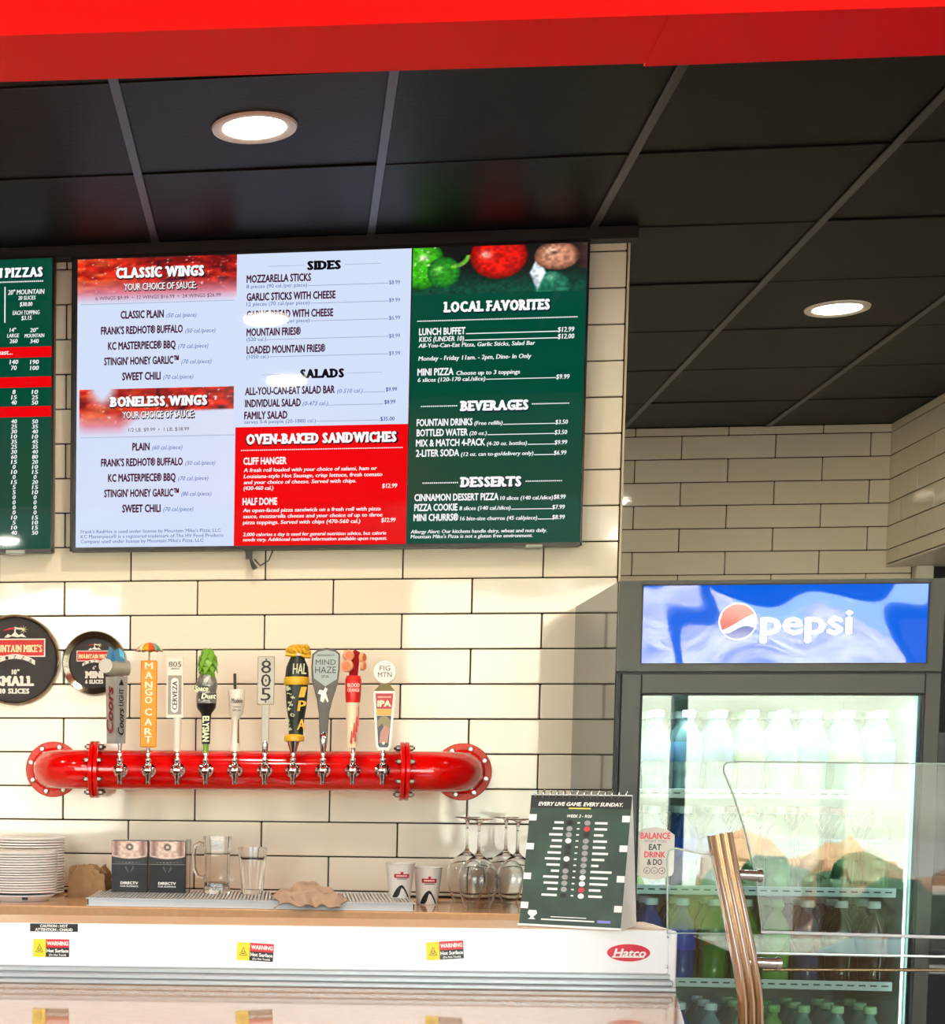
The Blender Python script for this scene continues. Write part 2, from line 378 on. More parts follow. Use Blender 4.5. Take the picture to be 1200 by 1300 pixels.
# outside, as far as its reflections show
gm = mat('dry_grass_ground', (204, 196, 176), .9, noise=(.6, .35))
tag(MB().box(-60, 60, -75, -17, -.35, -.15).build('ground', gm), kind='structure')
tag(MB().box(-60, 60, -17, -8.2, -.35, -.12).build('pavement', mat('concrete_walk', (190, 186, 178), .8, noise=(3, .1))), kind='structure')
hm = mat('dry_hill', (184, 180, 158), .95, noise=(.55, .6))
b_ = bmesh.new(); bmesh.ops.create_grid(b_, x_segments=60, y_segments=16, size=1)
for v in b_.verts:
    x, y = v.co.x*60, v.co.y*14-58; v.co = Vector((x, y, -.3+max(0, (-(y)-44))*.30*(1+.25*math.sin(x*.13)+.12*math.sin(x*.41+1))))
me = bpy.data.meshes.new('hillside'); b_.to_mesh(me); b_.free(); me.materials.append(hm)
o = bpy.data.objects.new('hillside', me); COL.objects.link(o); tag(o, kind='structure')
lf = mat('olive_leaves', (96, 112, 60), .8, noise=(1.5, .4)); bk_ = mat('bark', (90, 72, 54), .9)
sh_m = [mat('olive_leaves', (96, 112, 60), .8, noise=(3, .4)), mat('rust_leaves', (170, 128, 96), .8, noise=(3, .4))]
hg = thing('hedge', 'dark green clipped hedge along the walk outside the street window', 'hedge', (5.6, -12.2, -.15)); q = MB()
for j in range(46): q.blob((random.uniform(-1.15, 1.15), random.uniform(-.25, .25), random.uniform(.3, .72)), (.22, .2, .2), 2, .3, 300+j)
q.build('foliage', mat('dark_hedge_leaves', (44, 66, 44), .8, noise=(6, .5)), hg); MB().box(-1.1, 1.1, -.12, .12, 0, .4).build('stems', bk_, hg)
for n, (x, y, r_, k, nm) in enumerate([(3.6, -14.4, .50, 0, 'olive, set back from the hedge end'), (5.3, -13.5, .68, 1, 'rust colored, behind the hedge middle'), (7.6, -13.6, .66, 1, 'rust colored, behind the hedge far end'), (10.2, -13.8, .6, 0, 'olive, past the rust colored ones'), (-3.2, -13.4, .6, 0, 'olive, facing the other window'), (-5.4, -13.9, .65, 1, 'rust colored, facing the other window')]):
    t = thing('shrub', 'rounded planting bed shrub outside, %s' % nm, 'shrub', (x, y, -.15)); q = MB()
    for j in range(7): q.blob((random.uniform(-.8, .8)*r_, random.uniform(-.6, .6)*r_, random.uniform(.35, .95)*r_), (.6*r_, .6*r_, .55*r_), 2, .3, n*20+j)
    q.build('foliage', sh_m[k], t); MB().tube([(0, 0, 0), (.02, 0, r_*.7)], [.04, .03], 7).build('stem', bk_, t)
# red beam above the counter: two boxed lengths
def beam(name, pts_near, pts_far):
    a, b = pts_near; c, d = pts_far
    q = MB(); lo = [(a[0], a[1]), (b[0], b[1]), (d[0], d[1]), (c[0], c[1])]; q.hprism(lo, 2.605, 3.08)
    return q
def lerp_x(p, q, x): t = (x-p[0])/(q[0]-p[0]); return (x, p[1]+(q[1]-p[1])*t)
N0, N1 = (.232, -2.630), (1.662, -2.557); F0, F1 = (.201, -2.444), (1.258, -2.390)
G0, G1 = (1.258, -2.378), (1.725, -2.366)
RB = mat('red_painted_beam', (238, 6, 4), .55, 0, .15)
tag(beam('b', (lerp_x(N0, N1, -6), lerp_x(N0, N1, 1.258)), (lerp_x(F0, F1, -6), F1)).build('trim_2', RB), kind='structure')
tag(beam('b', (lerp_x(N0, N1, 1.2585), lerp_x(N0, N1, 7)), ((1.2585, G0[1]), lerp_x(G0, G1, 7))).build('trim_3', RB), kind='structure')
# ------------------------------------------------------------------ recessed downlights
GLOW = mat('lamp_glow', (255, 240, 215), .5, emit=(255, 236, 205), es=14)
RING = mat('lamp_ring', (245, 242, 238), .3)
def ring_mesh():
    q = MB(); q.lathe([(.078, -.001), (.094, -.007), (.103, -.004), (.105, .002), (.078, .002)], 40, close=True); return q.mesh('lamp_ring', RING, 40)
def glow_mesh(): q = MB(); q.lathe([(.0001, -.005), (.05, -.0045), (.079, -.001)], 40); return q.mesh('lamp_lens', GLOW)
RM, GM = ring_mesh(), glow_mesh()
def downlight(x, y, z, label, e, col):
    t = thing('recessed_downlight', label, 'ceiling light', (x, y, z), group='recessed ceiling lights')
    for me in (RM, GM): o = bpy.data.objects.new(me.name, me); COL.objects.link(o); o.parent = t
    area('lamp_light', (x, y, z-.012), .15, .15, e, col, shape='DISK')
WARM = (1, .86, .68)
names = ['large glowing recessed downlight in the black ceiling above the menu screens', 'smaller glowing recessed downlight in the black ceiling over the drinks fridge']
for n, (x, y) in enumerate(LAMP_BAR):
    downlight(x, y, CEIL-.002, names[n] if n < 2 else 'recessed downlight in the black bar ceiling, %s hidden behind the red beam' % ordn[n-2], E_BAR*(1.0 if n != 1 else 1.4), WARM)
for n, (x, y) in enumerate(LAMP_FILL):
    downlight(x, y, 3.058, 'unseen dining room downlight added for fill in the %s row back from the counter, %s along' % (ordn[n % 3], ordn[n//3]), E_FILL, (1, .95, .88))

# ------------------------------------------------------------------ back counter
q = MB(); q.bbox(-2.6, 1.5, -.60, -.010, 1.033, 1.073, .004); counter = tag(q.build('back_counter', [TAN]), 'tan back counter with a glossy top below the beer taps', 'counter')
CAB = mat('dark_cabinet', (92, 72, 54), .4)
q = MB(); q.box(-2.6, 1.5, -.56, -.012, .08, 1.033); q.build('cabinet_body', CAB, counter)
q = MB(); q.box(-2.6, 1.5, -.52, -.012, 0, .08); q.build('toe_kick', BLACK, counter)
for k in range(7):
    x = -2.58+k*.585; d = MB().bbox(x, x+.565, -.578, -.56, .12, 1.01, .003).build('door', CAB, counter)
    MB().cyl((x+.5, -.59, .75), (x+.5, -.59, .92), .006, 8).build('handle', STEEL, d)
# ------------------------------------------------------------------ menu screens
SCR = {}
def scr(name, c, s=1.0):
    return mat('screen_'+name, (6, 6, 6), .03, 0, .5, emit=c, es=s)
S_WHITE = scr('pale_blue_white', (212, 225, 250)); S_RED = scr('red', (236, 4, 12)); S_GREEN = scr('green', (0, 74, 56)); S_GREEN2 = scr('green_faded', (60, 118, 96))
I_BLACK = scr('ink_black', (12, 10, 22)); I_MAROON = scr('ink_maroon', (70, 18, 52)); I_BLUE = scr('ink_blue', (40, 80, 160)); I_WHITE = scr('ink_white', (250, 250, 252)); I_GREY = scr('ink_grey', (150, 158, 190)); I_NAVY = scr('ink_navy', (0, 22, 50))
INKS = [I_BLACK, I_MAROON, I_BLUE, I_WHITE, I_GREY, I_NAVY]
TY = -.062
def tv(x0, x1, z0, z1, label):
    t = thing('menu_tv', label, 'tv', ((x0+x1)/2, -.03, z0), group=None)
    q = MB(); w = (x1-x0)/2; h = z1-z0
    q.bbox(-w, w, -.030, .012, 0, h, .004); q.build('housing', BLACK, t)
    for a in (-w*.5, w*.5): MB().box(a-.04, a+.04, .012, .028, h*.3, h*.7).build('wall_bracket', BLACK, t)
    b = MB()
    for c in ((-w, -w+.006, 0, h), (w-.006, w, 0, h), (-w, w, 0, .010), (-w, w, h-.007, h)): b.box(c[0], c[1], -.034, -.030, c[2], c[3])
    b.build('bezel', mat('bezel_black', (9, 9, 10), .3), t); return t
def local(o, parent):   # keep world coordinates while parenting
    o.parent = parent; o.matrix_parent_inverse = Matrix.Translation(-parent.location); return o
t1 = tv(.022, 1.534, 2.116, 2.992, 'large wall menu screen listing wings, sides, salads and local favorites')
def sec(name, x0, x1, y0, y1, m_, par, dy=0):
    a = at(x0, y0, Y=TY); b = at(x1, y1, Y=TY)
    o = MB().quad(a.x, b.x, b.z, a.z, TY-dy).build(name, m_, None, fix=False); return local(o, par)
XL, XA, XB, XR = at(95, 500, Y=TY).x+.006, at(299.5, 500, Y=TY).x, at(519, 500, Y=TY).x, 1.527
def secx(name, x0, x1, z0, z1, m_, par, dy=0): return local(MB().quad(x0, x1, z0, z1, TY-dy).build(name, m_, None, fix=False), par)
Z0, Z1 = 2.127, 2.984
zr = at(400, 540.5, Y=TY).z; zv = at(630, 372, Y=TY).z
secx('white_section', XL, XA, Z0, Z1, S_WHITE, t1); secx('white_section', XA, XB, zr, Z1, S_WHITE, t1)
secx('red_section', XA, XB, Z0, zr, S_RED, t1); secx('green_section', XB+.004, XR, Z0, zv, S_GREEN, t1)
def wings(seed, whitep):
    def fn(u, v):
        n = vnoise(u, v, 9, seed)*.6+vnoise(u*1.6, v, 21, seed+1)*.4
        c = mixc(C3(120, 8, 10)*np.ones(u.shape+(3,)), C3(240, 40, 20)*np.ones(u.shape+(3,)), (n-.25)*2)
        c = mixc(c, C3(250, 120, 50)*np.ones_like(c), (1-u*2.2)*(vnoise(u, v, 14, seed+5)-.25)*1.6)
        sp = vnoise(u*1.5, v, 34, seed+3); c = mixc(c, C3(255, 235, 225)*np.ones_like(c), (sp-.86)*9)
        dk = vnoise(u, v, 12, seed+8); c = mixc(c, C3(60, 4, 20)*np.ones_like(c), (dk-.7)*4*(u > .5))
        c = mixc(c, C3(222, 150, 175)*np.ones_like(c), (.55-v)*2.6)
        c = mixc(c, C3(214, 226, 250)*np.ones_like(c), (.22-v)*4.5)
        if whitep: c = mixc(c, C3(214, 222, 246)*np.ones_like(c), ((v-.55)*4)*(1-abs(u-.15)*9)+((v-.45)-abs(u-.11)*4)*0)
        return c
    return fn
a, b = at(97, 326, Y=TY), at(299, 381, Y=TY)
local(picture('wings_photo', XL, XA-.002, b.z, Z1, TY-.0004, 170, 50, wings(3, False), None), t1)
a, b = at(100, 495, Y=TY), at(297, 551, Y=TY)
local(picture('wings_photo', XL+.008, XA-.006, b.z, a.z, TY-.0004, 170, 50, wings(11, True), None), t1)
def veg(u, v):
    X = u*222; Y_ = (1-v)*64; n = vnoise(u, v, 12, 4); n2 = vnoise(u*3, v, 30, 5)
    c = mixc(C3(6, 14, 14)*np.ones(u.shape+(3,)), C3(0, 74, 56)*np.ones(u.shape+(3,)), (Y_-26)/30)
    def ell(c, cx, cy, rx, ry, col, hx, hy, hi, dark):
        d = ((X-cx)/rx)**2+((Y_-cy)/ry)**2; k = 1-d; cc = mixc(C3(*dark)*np.ones_like(c), C3(*col)*np.ones_like(c), k*1.6)
        h = np.exp(-(((X-hx)/7)**2+((Y_-hy)/5)**2))*(.5+n2); cc = mixc(cc, C3(*hi)*np.ones_like(c), h); return mixc(c, cc, k*7)
    c = ell(c, 10, 22, 32, 36, (60, 190, 20), 14, 14, (225, 255, 190), (10, 80, 10))
    c = ell(c, 40, 34, 22, 22, (40, 150, 30), 34, 30, (120, 220, 90), (0, 80, 30))
    c = mixc(c, C3(120, 200, 60)*np.ones_like(c), (1.6-np.abs(np.hypot(X-52, (Y_-8)*1.1)-20)/2.5)*((X > 50) & (Y_ > 12)))
    c = ell(c, 110, 14, 38, 32, (232, 20, 8), 94, 12, (255, 190, 170), (120, 0, 0))
    c = ell(c, 178, 58, 24, 22, (30, 120, 90), 176, 44, (120, 190, 160), (0, 84, 60))
    c = mixc(c, C3(220, 230, 240)*np.ones_like(c), np.minimum(1, (30-np.abs(X-160)*2.6-np.abs(Y_-38)*1.1)/8))
    c = ell(c, 184, 16, 30, 20, (205, 140, 110), 178, 10, (250, 210, 180), (90, 50, 34))
    c = mixc(c, C3(120, 66, 50)*np.ones_like(c), (1-np.hypot((X-180)/6, (Y_-12)/4))*1.2)
    c = mixc(c, C3(60, 34, 30)*np.ones_like(c), (X-205)/12*(Y_ < 34))
    c = c*(.72+.5*vnoise(u*2.2, v*.8, 26, 31)[..., None]); c = mixc(c, C3(240, 255, 220)*np.ones_like(c), (vnoise(u*3, v, 24, 40)-.8)*6*(X < 30)*(Y_ < 40)); return c
local(picture('vegetable_photo', XB+.004, XR, zv, Z1, TY, 200, 70, veg, None), t1)
SL = dict(mi=3, bold=.045, slab=True, sh=0)
B = lambda **k: k
def cal(st, x0, x1, y): return (st, x0, x1, y, 5.2, B(mi=2, bold=.005, shear=.25))
def item(st, x0, x1, y, h=9.2): return (st, x0, x1, y, h, B(mi=1, bold=.045))
L1 = [("CLASSIC WINGS", 147, 259, 345, 12, SL), ("YOUR CHOICE OF SAUCE:", 157, 249, 363, 8.5, B(mi=3, bold=.03, sh=0)),
 ("6 WINGS $9.99  •  12 WINGS $16.99  •  24 WINGS $26.99", 121, 280, 376.5, 4.4, B(mi=1, bold=.01)), ('.', 102, 298, 384, 1.0, B(mi=4))]
for yy, k in ((399, 0), (567, 1)):
    names_ = [("CLASSIC PLAIN", 153, 208) if not k else ("PLAIN", 168, 190), ("FRANK'S REDHOT® BUFFALO", 128, 232), ("KC MASTERPIECE® BBQ", 137, 223), ("STINGIN' HONEY GARLIC™", 132, 227), ("SWEET CHILI", 155, 204)]
    cals = [[50, 50, 70, 70, 70], [60, 50, 70, 80, 70]][k]
    for j, (nm, x0, x1) in enumerate(names_):
        y = yy+19.6*j; L1.append(item(nm, x0, x1, y)); L1.append(cal("(%d cal./piece)" % cals[j], x1+3, x1+41, y+.8))
L1 += [("BONELESS WINGS", 139, 263, 509, 11.5, SL), ("YOUR CHOICE OF SAUCE:", 155, 246, 526, 8.5, B(mi=3, bold=.03, sh=0)), ("1/2 LB. $9.99  •  1 LB. $18.99", 163, 240, 545, 4.4, B(mi=1, bold=.01)), ('.', 102, 297, 554, 1.0, B(mi=4)),
 ("Frank's RedHot is used under license by Mountain Mike's Pizza, LLC", 102, 280, 674, 4.2, B(mi=2, bold=.008)), ("KC Masterpiece® is a registered trademark of The HV Food Products", 102, 283, 680.3, 4.2, B(mi=2, bold=.008)), ("Company used under license by Mountain Mike's Pizza, LLC", 102, 258, 686.6, 4.2, B(mi=2, bold=.008))]
L1 += [("SIDES", 390, 433, 336.5, 10.5, B(mi=0, bold=.045, slab=True)), ('.', 341, 386, 337.5, .8, B(mi=4)), ('.', 438, 484, 335, .8, B(mi=4))]
for nm, x1, y, sub, sx, pr in (("MOZZARELLA STICKS", 395, 353, "8 pieces (90 cal./per piece)", 390, "$8.99"), ("GARLIC STICKS WITH CHEESE", 426, 375.5, "12 pieces (70 cal./per piece)", 393, "$9.99"), ("GARLIC BREAD WITH CHEESE", 423, 398, "4 pieces (140 cal./per piece)", 393, "$6.99"), ("MOUNTAIN FRIES®", 382, 421, "(520 cal.)", 338, "$8.99"), ("LOADED MOUNTAIN FRIES®", 413, 443, "(1050 cal.)", 341, "$9.99")):
    L1 += [item(nm, 313, x1, y), (sub, 313, sx, y+9.6, 4.6, B(mi=2, bold=.01)), ('-', sx+1, 493, y+8, .7, B(mi=4)), (pr, 494, 508, y+5.2, 5, B(mi=2, bold=.005))]
L1 += [("SALADS", 381, 437, 474, 10.5, B(mi=0, bold=.045, slab=True)), ('.', 332, 376, 475.5, .8, B(mi=4)), ('.', 440, 485, 473, .8, B(mi=4)),
 item("ALL-YOU-CAN-EAT SALAD BAR", 311, 425, 495.5), cal("(0-510 cal.)", 428, 460, 496), ('-', 461, 489, 497.5, .7, B(mi=4)), ("$9.99", 490, 504, 494, 5, B(mi=2)),
 item("INDIVIDUAL SALAD", 311, 382, 511.5), cal("(0-473 cal.)", 384, 416, 512), ('-', 416, 487, 513.5, .7, B(mi=4)), ("$8.99", 488, 502, 510, 5, B(mi=2)),
 item("FAMILY SALAD", 310, 365, 527), ("serves 5-6 people (20-1880 cal.)", 310, 401, 534.8, 4.4, B(mi=2, bold=.008)), ('-', 402, 482, 534, .7, B(mi=4)), ("$35.00", 483, 501, 531.5, 5, B(mi=2)),
 ("OVEN-BAKED SANDWICHES", 312, 503, 556, 12, SL), ('.', 305, 511, 570, 1.2, B(mi=3))]
W_ = lambda st, x0, x1, y, h=4.8: (st, x0, x1, y, h, B(mi=3, bold=.028, shear=.12))
H_ = lambda st, x0, x1, y, h=8.6: (st, x0, x1, y, h, B(mi=3, bold=.04))
L1 += [H_("CLIFF HANGER", 309, 364, 585), W_("A fresh roll loaded with your choice of salami, ham or", 309, 478, 595.5), W_("Louisiana-style Hot Sausage, crisp lettuce, fresh tomato", 309, 485, 603.3), W_("and your choice of cheese. Served with chips.", 309, 452, 611.2), W_("(430-460 cal.)", 309, 347, 619.5), W_("$12.99", 485, 504, 616.5, 5.4),
 H_("HALF DOME", 308, 352, 636.5), W_("An open-faced pizza sandwich on a fresh roll with pizza", 308, 483, 646.7), W_("sauce, mozzarella cheese and your choice of up to three", 308, 485, 654.4), W_("pizza toppings. Served with chips (470-560 cal.)", 308, 457, 662.3), W_("$12.99", 484, 502, 660, 5.4),
 W_("2,000 calories a day is used for general nutrition advice, but calorie", 308, 490, 677.5, 4.4), W_("needs vary. Additional nutrition information available upon request.", 308, 491, 684, 4.4)]
def row(nm, x0, x1, y, sub, sx, lx, pr, p0, p1): return [H_(nm, x0, x1, y)]+([W_(sub, x1+2, sx, y+.8, 5)] if sub else [])+([('-', sx+1, lx, y+2, 1.0, B(mi=3))] if lx > sx+2 else [])+[W_(pr, p0, p1, y-.5, 5.6)]
L1 += [("LOCAL FAVORITES", 563, 698, 388, 12.5, dict(SL, sh=5)), ('.', 529, 733, 405, 1.6, B(mi=3)), H_("LUNCH BUFFET", 532, 591, 420.5), ('-', 591.5, 708, 422, 1.2, B(mi=3)), W_("$12.99", 708, 729, 418, 6.2), W_("KIDS (UNDER 10)", 532, 589, 430.2, 6.2), ('-', 590, 708, 430.3, 1.2, B(mi=3)), W_("$12.00", 708, 729, 426.7, 6.2),
 W_("All-You-Can-Eat Pizza, Garlic Sticks, Salad Bar", 531, 679, 437, 5.2), W_("Monday - Friday 11am. - 2pm, Dine- In Only", 531, 674, 453.4, 5.6), H_("MINI PIZZA", 530, 576, 472), W_("Choose up to 3 toppings", 579, 660, 472.6, 5.4), W_("6 slices (120-170 cal./slice)", 530, 616, 481.4, 5.2), ('-', 617, 706, 480.4, 1.0, B(mi=3)), W_("$9.99", 706, 723, 478, 6),
 ("BEVERAGES", 584, 671, 514.5, 12, dict(SL, sh=5)), ('.', 534, 581, 515.6, 1.6, B(mi=3)), ('.', 675, 723, 512.2, 1.6, B(mi=3))]
L1 += row("FOUNTAIN DRINKS", 529, 600, 536, "(Free refills)", 638, 705, "$3.50", 705, 721)+row("BOTTLED WATER", 529, 594, 549, "(20 oz.)", 618, 704, "$3.50", 704, 720)+row("MIX & MATCH 4-PACK", 528, 616, 561.8, "(4-20 oz. bottles)", 669, 704, "$9.99", 704, 720)+row("2-LITER SODA", 528, 583, 575, "(12 oz. can to-go/delivery only)", 677, 703, "$6.99", 703, 719)
L1 += [("DESSERTS", 584, 662, 611.5, 12, dict(SL, sh=5)), ('.', 536, 582, 613, 1.6, B(mi=3)), ('.', 667, 714, 610.5, 1.6, B(mi=3))]
L1 += row("CINNAMON DESSERT PIZZA", 526, 633, 631, "10 slices (140 cal./slice)", 702, 702, "$8.99", 703, 718)+row("PIZZA COOKIE", 526, 581, 644, "8 slices (140 cal./slice)", 648, 701, "$7.99", 701, 717)+row("MINI CHURRS®", 525, 582, 656.8, "16 bite-size churros (45 cal/piece)", 682, 701, "$8.99", 701, 717)
L1 += [W_("Allergy Alert: Our kitchens handle dairy, wheat and nuts daily.", 521, 694, 674, 4.6), W_("Mountain Mike's Pizza is not a gluten free environment.", 521, 676, 680.4, 4.6)]
P = Print(); screen_print(P, TY-.0009, L1); local(P.build('lettering', INKS, None, fix=False), t1)
q = MB(); rnd = random.Random(3)
a = at(318, 697, Y=-.05)
q.tube([(a.x-.02, -.05, a.z+.004), (a.x+.002, -.055, a.z-.028), (a.x+.012, -.05, a.z-.062), (a.x+.006, -.052, a.z-.05), (a.x-.004, -.05, a.z-.02), (a.x+.01, -.05, a.z-.045), (a.x+.02, -.05, a.z-.058)], .0035, 6)
q.tube([(a.x+.012, -.05, a.z-.03), (a.x+.03, -.05, a.z-.05), (a.x+.055, -.05, a.z-.035), (a.x+.066, -.05, a.z-.008), (a.x+.06, -.05, a.z+.008)], .0022, 6)
q.box(a.x-.014, a.x+.006, -.058, -.046, a.z-.03, a.z+.002)
local(q.build('power_cable', BLACK, None, 50), t1)
a = at(678, 691, Y=-.06); local(MB().bbox(a.x-.024, a.x+.024, -.07, -.035, a.z-.010, a.z-.001, .002).build('sensor', mat('grey_plastic', (150, 160, 150), .2), None), t1)
t2 = tv(-1.55, -.030, 2.114, 3.000, 'green menu screen listing pizzas, cut off by the edge of the photo')
secx('green_section', -1.54, -.038, 2.125, 2.992, S_GREEN, t2)
for y0, y1 in ((440.5, 454), (478.5, 492), (516, 529.5)):
    a, b = at(30, y0, Y=TY), at(30, y1, Y=TY); secx('red_band', -1.54, -.038, b.z, a.z, S_RED, t2, .0004)
L2 = [("MOUNTAIN PIZZAS", -70, 54, 347, 11, dict(SL, sh=5)), ('.', -60, 55, 358.5, 1.6, B(mi=3)), ('-', 5.5, 7, 387, 44, B(mi=3)),
 W_('20" MOUNTAIN', 10, 56, 370.5, 5.8), W_("20 SLICES", 23, 45, 378, 4.6), W_("$38.00", 25, 41, 386, 5), W_("EACH TOPPING", 16, 50, 396.8, 5), W_("$3.15", 27, 40, 403.5, 5),
 W_('14"', 12, 20, 419, 5), W_('LARGE', 9, 24, 426, 4.6), W_('260', 12, 22, 433, 5), W_('20"', 38, 48, 419, 5), W_('MOUNTAIN', 31, 56, 426, 4.6), W_('340', 38, 49, 433, 5), W_("Mike's Feast...", -30, 16, 447.5, 6),
 W_('140', 12, 23, 459.5, 5.4), W_('70', 13.5, 21, 467, 5.4), W_('190', 38, 49, 459.5, 5.4), W_('100', 38, 49, 467, 5.4)]
for a_, b_, y in ((('8', '10', 497.5)), ('15', '25', 504.3), ('40', '50', 511)): L2 += [W_(a_, 14 if len(a_) > 1 else 15.5, 21 if len(a_) > 1 else 19.5, y, 5.2), W_(b_, 40, 48, y, 5.2)]
for k, (a_, b_) in enumerate([(40, 50), (25, 35), (30, 40), (10, 10), (35, 45), (25, 35), (30, 40), (60, 80), (15, 20), (0, 10), (10, 15), (0, 0), (15, 20), (5, 15), (5, 10), (0, 0), (0, 0), (0, 0), (0, 0), (10, 15), (5, 10), (10, 15), (40, 50)]):
    y = 535+6.42*k
    for v_, xc in ((a_, 17.6), (b_, 44.2)): hw = 3.8 if v_ > 9 else 2; L2.append(W_(str(v_), xc-hw, xc+hw, y, 5))
P = Print(); screen_print(P, TY-.0009, L2); local(P.build('lettering', INKS, None, fix=False), t2)
a = at(20, 702, Y=-.06); local(MB().bbox(a.x-.03, a.x+.03, -.07, -.035, a.z-.004, a.z+.008, .002).build('sensor', mat('grey_plastic'), None), t2)
# ------------------------------------------------------------------ round pan signs
K0 = .002432
def pan_sign(px, py, ro, rf, label, small):
    c = at(px, py, Y=-.02); t = thing('pan_sign', label, 'sign', (c.x, -.010, c.z)); k = K0
    MB().lathe([(rf*k, -.010), (rf*k+.002, -.020), (ro*k-.003, -.026), (ro*k, -.022), (ro*k-.004, -.006), (rf*k*.5, 0), (.0001, 0)], 56, axis='Y').build('pan', mat('pan_metal', (176, 166, 146), .16, 1), t, 40)
    MB().lathe([(.0001, -.012), (rf*k, -.012), (rf*k, -.008)], 56, axis='Y').build('face', mat('sign_black', (38, 34, 32), .6), t, 30)
    P = Print(); P.T = Matrix.Scale(k, 4); y = -.0125/k; s = .585 if small else 1.
    def tx(*a, **b): P.text(*a, y=b.pop('y', y), **b)
    P.cur = 1; P.quad(-39*s, 39*s, 4*s, 27*s, y); P.cur = 0; P.quad(-37.5*s, 37.5*s, 5.5*s, 25.5*s, y-.1)
    P.text("MOUNTAIN MIKE'S", 0, 14.5*s, 70*s, 9*s, .03, 0, y-.2, slab=True, mi=3)
    for i in range(-5, 6):   # curved white ribbon
        a = i*.095; P.cur = 1; P.add([(26*s*math.sin(a-.05)*2, y-.2, (-2+3.5-60*(1-math.cos(a-.05)))*s), (26*s*math.sin(a+.05)*2, y-.2, (-2+3.5-60*(1-math.cos(a+.05)))*s), (26*s*math.sin(a+.05)*2, y-.2, (4+3.5-60*(1-math.cos(a+.05)))*s), (26*s*math.sin(a-.05)*2, y-.2, (4+3.5-60*(1-math.cos(a-.05)))*s)], [(0, 1, 2, 3)])
    for i, ch in enumerate("PIZZA"): a = (i-2)*.2; P.text(ch, 52*s*math.sin(a), (3.8-60*(1-math.cos(a)))*s, 4*s, 4.2*s, .03, 0, y-.4, rot=-a, mi=2)
    P.cur = 1; P.poly([(-14*s, 28.5*s), (-9*s, 33*s), (-5*s, 31*s), (0, 36*s), (5*s, 31.5*s), (9*s, 33.5*s), (15*s, 28.5*s), (8*s, 29.5*s), (3*s, 28.8*s), (-4*s, 30*s), (-8*s, 28.6*s)], y)
    P.quad(-.9*s, .9*s, 30*s, 42*s, y-.1); P.cur = 0; P.poly([(-16*s, 37*s), (-8*s, 40.5*s), (0, 41.5*s), (0, 39*s), (-8*s, 38.3*s)], y-.1)
    P.cur = 1; P.poly([(0, 41.5*s), (8*s, 40.5*s), (13*s, 38.2*s), (7*s, 38.5*s), (0, 39*s)], y-.1); P.cur = 3
    for i in range(8): a = i*math.pi/4; P.add([(11*s+.5*s*math.cos(a+1.57), y-.2, 38.5*s+.5*s*math.sin(a+1.57)), (11*s+6*s*math.cos(a), y-.2, 38.5*s+6*s*math.sin(a)), (11*s-.5*s*math.cos(a+1.57), y-.2, 38.5*s-.5*s*math.sin(a+1.57))], [(0, 1, 2)])
    if small: tx('6"', 0, -5.8, 4.5, 4.5, bold=.03, mi=1); tx("MINI", 0, -14.5, 24, 8, bold=.05, slab=True, mi=1); tx("6 SLICES", 0, -23.3, 23, 4.6, bold=.04, slab=True, mi=1)
    else: tx('10"', 1, -15, 10, 6.2, bold=.03, slab=True, mi=1); tx("SMALL", 0, -26.5, 50, 11.5, bold=.05, slab=True, mi=1); tx("10 SLICES", 0, -39.3, 38, 6, bold=.04, slab=True, mi=1)
    P.build('logo_and_lettering', [mat('sign_red', (200, 24, 26), .5), mat('sign_white', (240, 236, 226), .5), mat('ink_brown', (60, 40, 30), .6), mat('sign_gold', (250, 226, 176), .5)], t, fix=False)
pan_sign(19, 838, 57.5, 53, 'large black round pan sign reading SMALL with a metal rim', False)
pan_sign(120, 842, 40.5, 31.5, 'smaller black round pan sign reading MINI behind the first tap handle', True)
# ------------------------------------------------------------------ red pipe of the beer taps
PZ, PYY, PR = 1.453, -.170, .0590
XF0, XF1 = -.030, 1.212
t = thing('beer_tap_pipe', 'glossy red industrial pipe with flanged ends running along the tiled wall', 'pipe', ((XF0+XF1)/2, 0, PZ)); cx = (XF0+XF1)/2; ox = cx
def sw(o): return local(o, t)
path = []
RB_ = .135
for i in range(13): a = i/12*math.pi/2; path.append((XF0+RB_-RB_*math.cos(a), PYY+RB_-RB_*math.sin(a), PZ))
path = [(XF0, -.016, PZ)]+path; L = path; Rr = [(cx*2-p[0], p[1], PZ) for p in reversed(path)]
XJ0, XJ1 = .118, 1.030
sw(MB().tube(L+[(XJ0, PYY, PZ)], PR, 36).build('elbow', RED, None, 40)); sw(MB().tube([(XJ1, PYY, PZ)]+Rr, PR, 36).build('elbow', RED, None, 40))
sw(MB().tube([(XJ0, PYY, PZ), (XJ1, PYY, PZ)], PR, 40).build('straight_pipe', RED, None, 40))
RF = mat('red_matte_flange', (206, 60, 44), .45); BOLT = mat('steel_bolt', (185, 180, 170), .28, 1)
for X in (XF0, XF1):
    fl = sw(MB().lathe([(PR, -.022), (.083, -.022), (.086, -.019), (.086, -.010), (PR, -.010)], 48, (X, 0, PZ), 'Y').build('wall_flange', RF, None, 40))
    sw(MB().lathe([(PR-.002, -.034), (PR+.006, -.030), (PR+.008, -.022)], 40, (X, 0, PZ), 'Y').build('weld_collar', RED, None, 40))
    for i in range(8):
        a = (i+.5)*math.pi/4+.1; b_ = MB().lathe([(.0001, -.030), (.006, -.0295), (.0085, -.027), (.0085, -.0215)], 14, (X+.071*math.cos(a), 0, PZ+.071*math.sin(a)), 'Y').build('bolt', BOLT, None, 40)
        sw(b_)
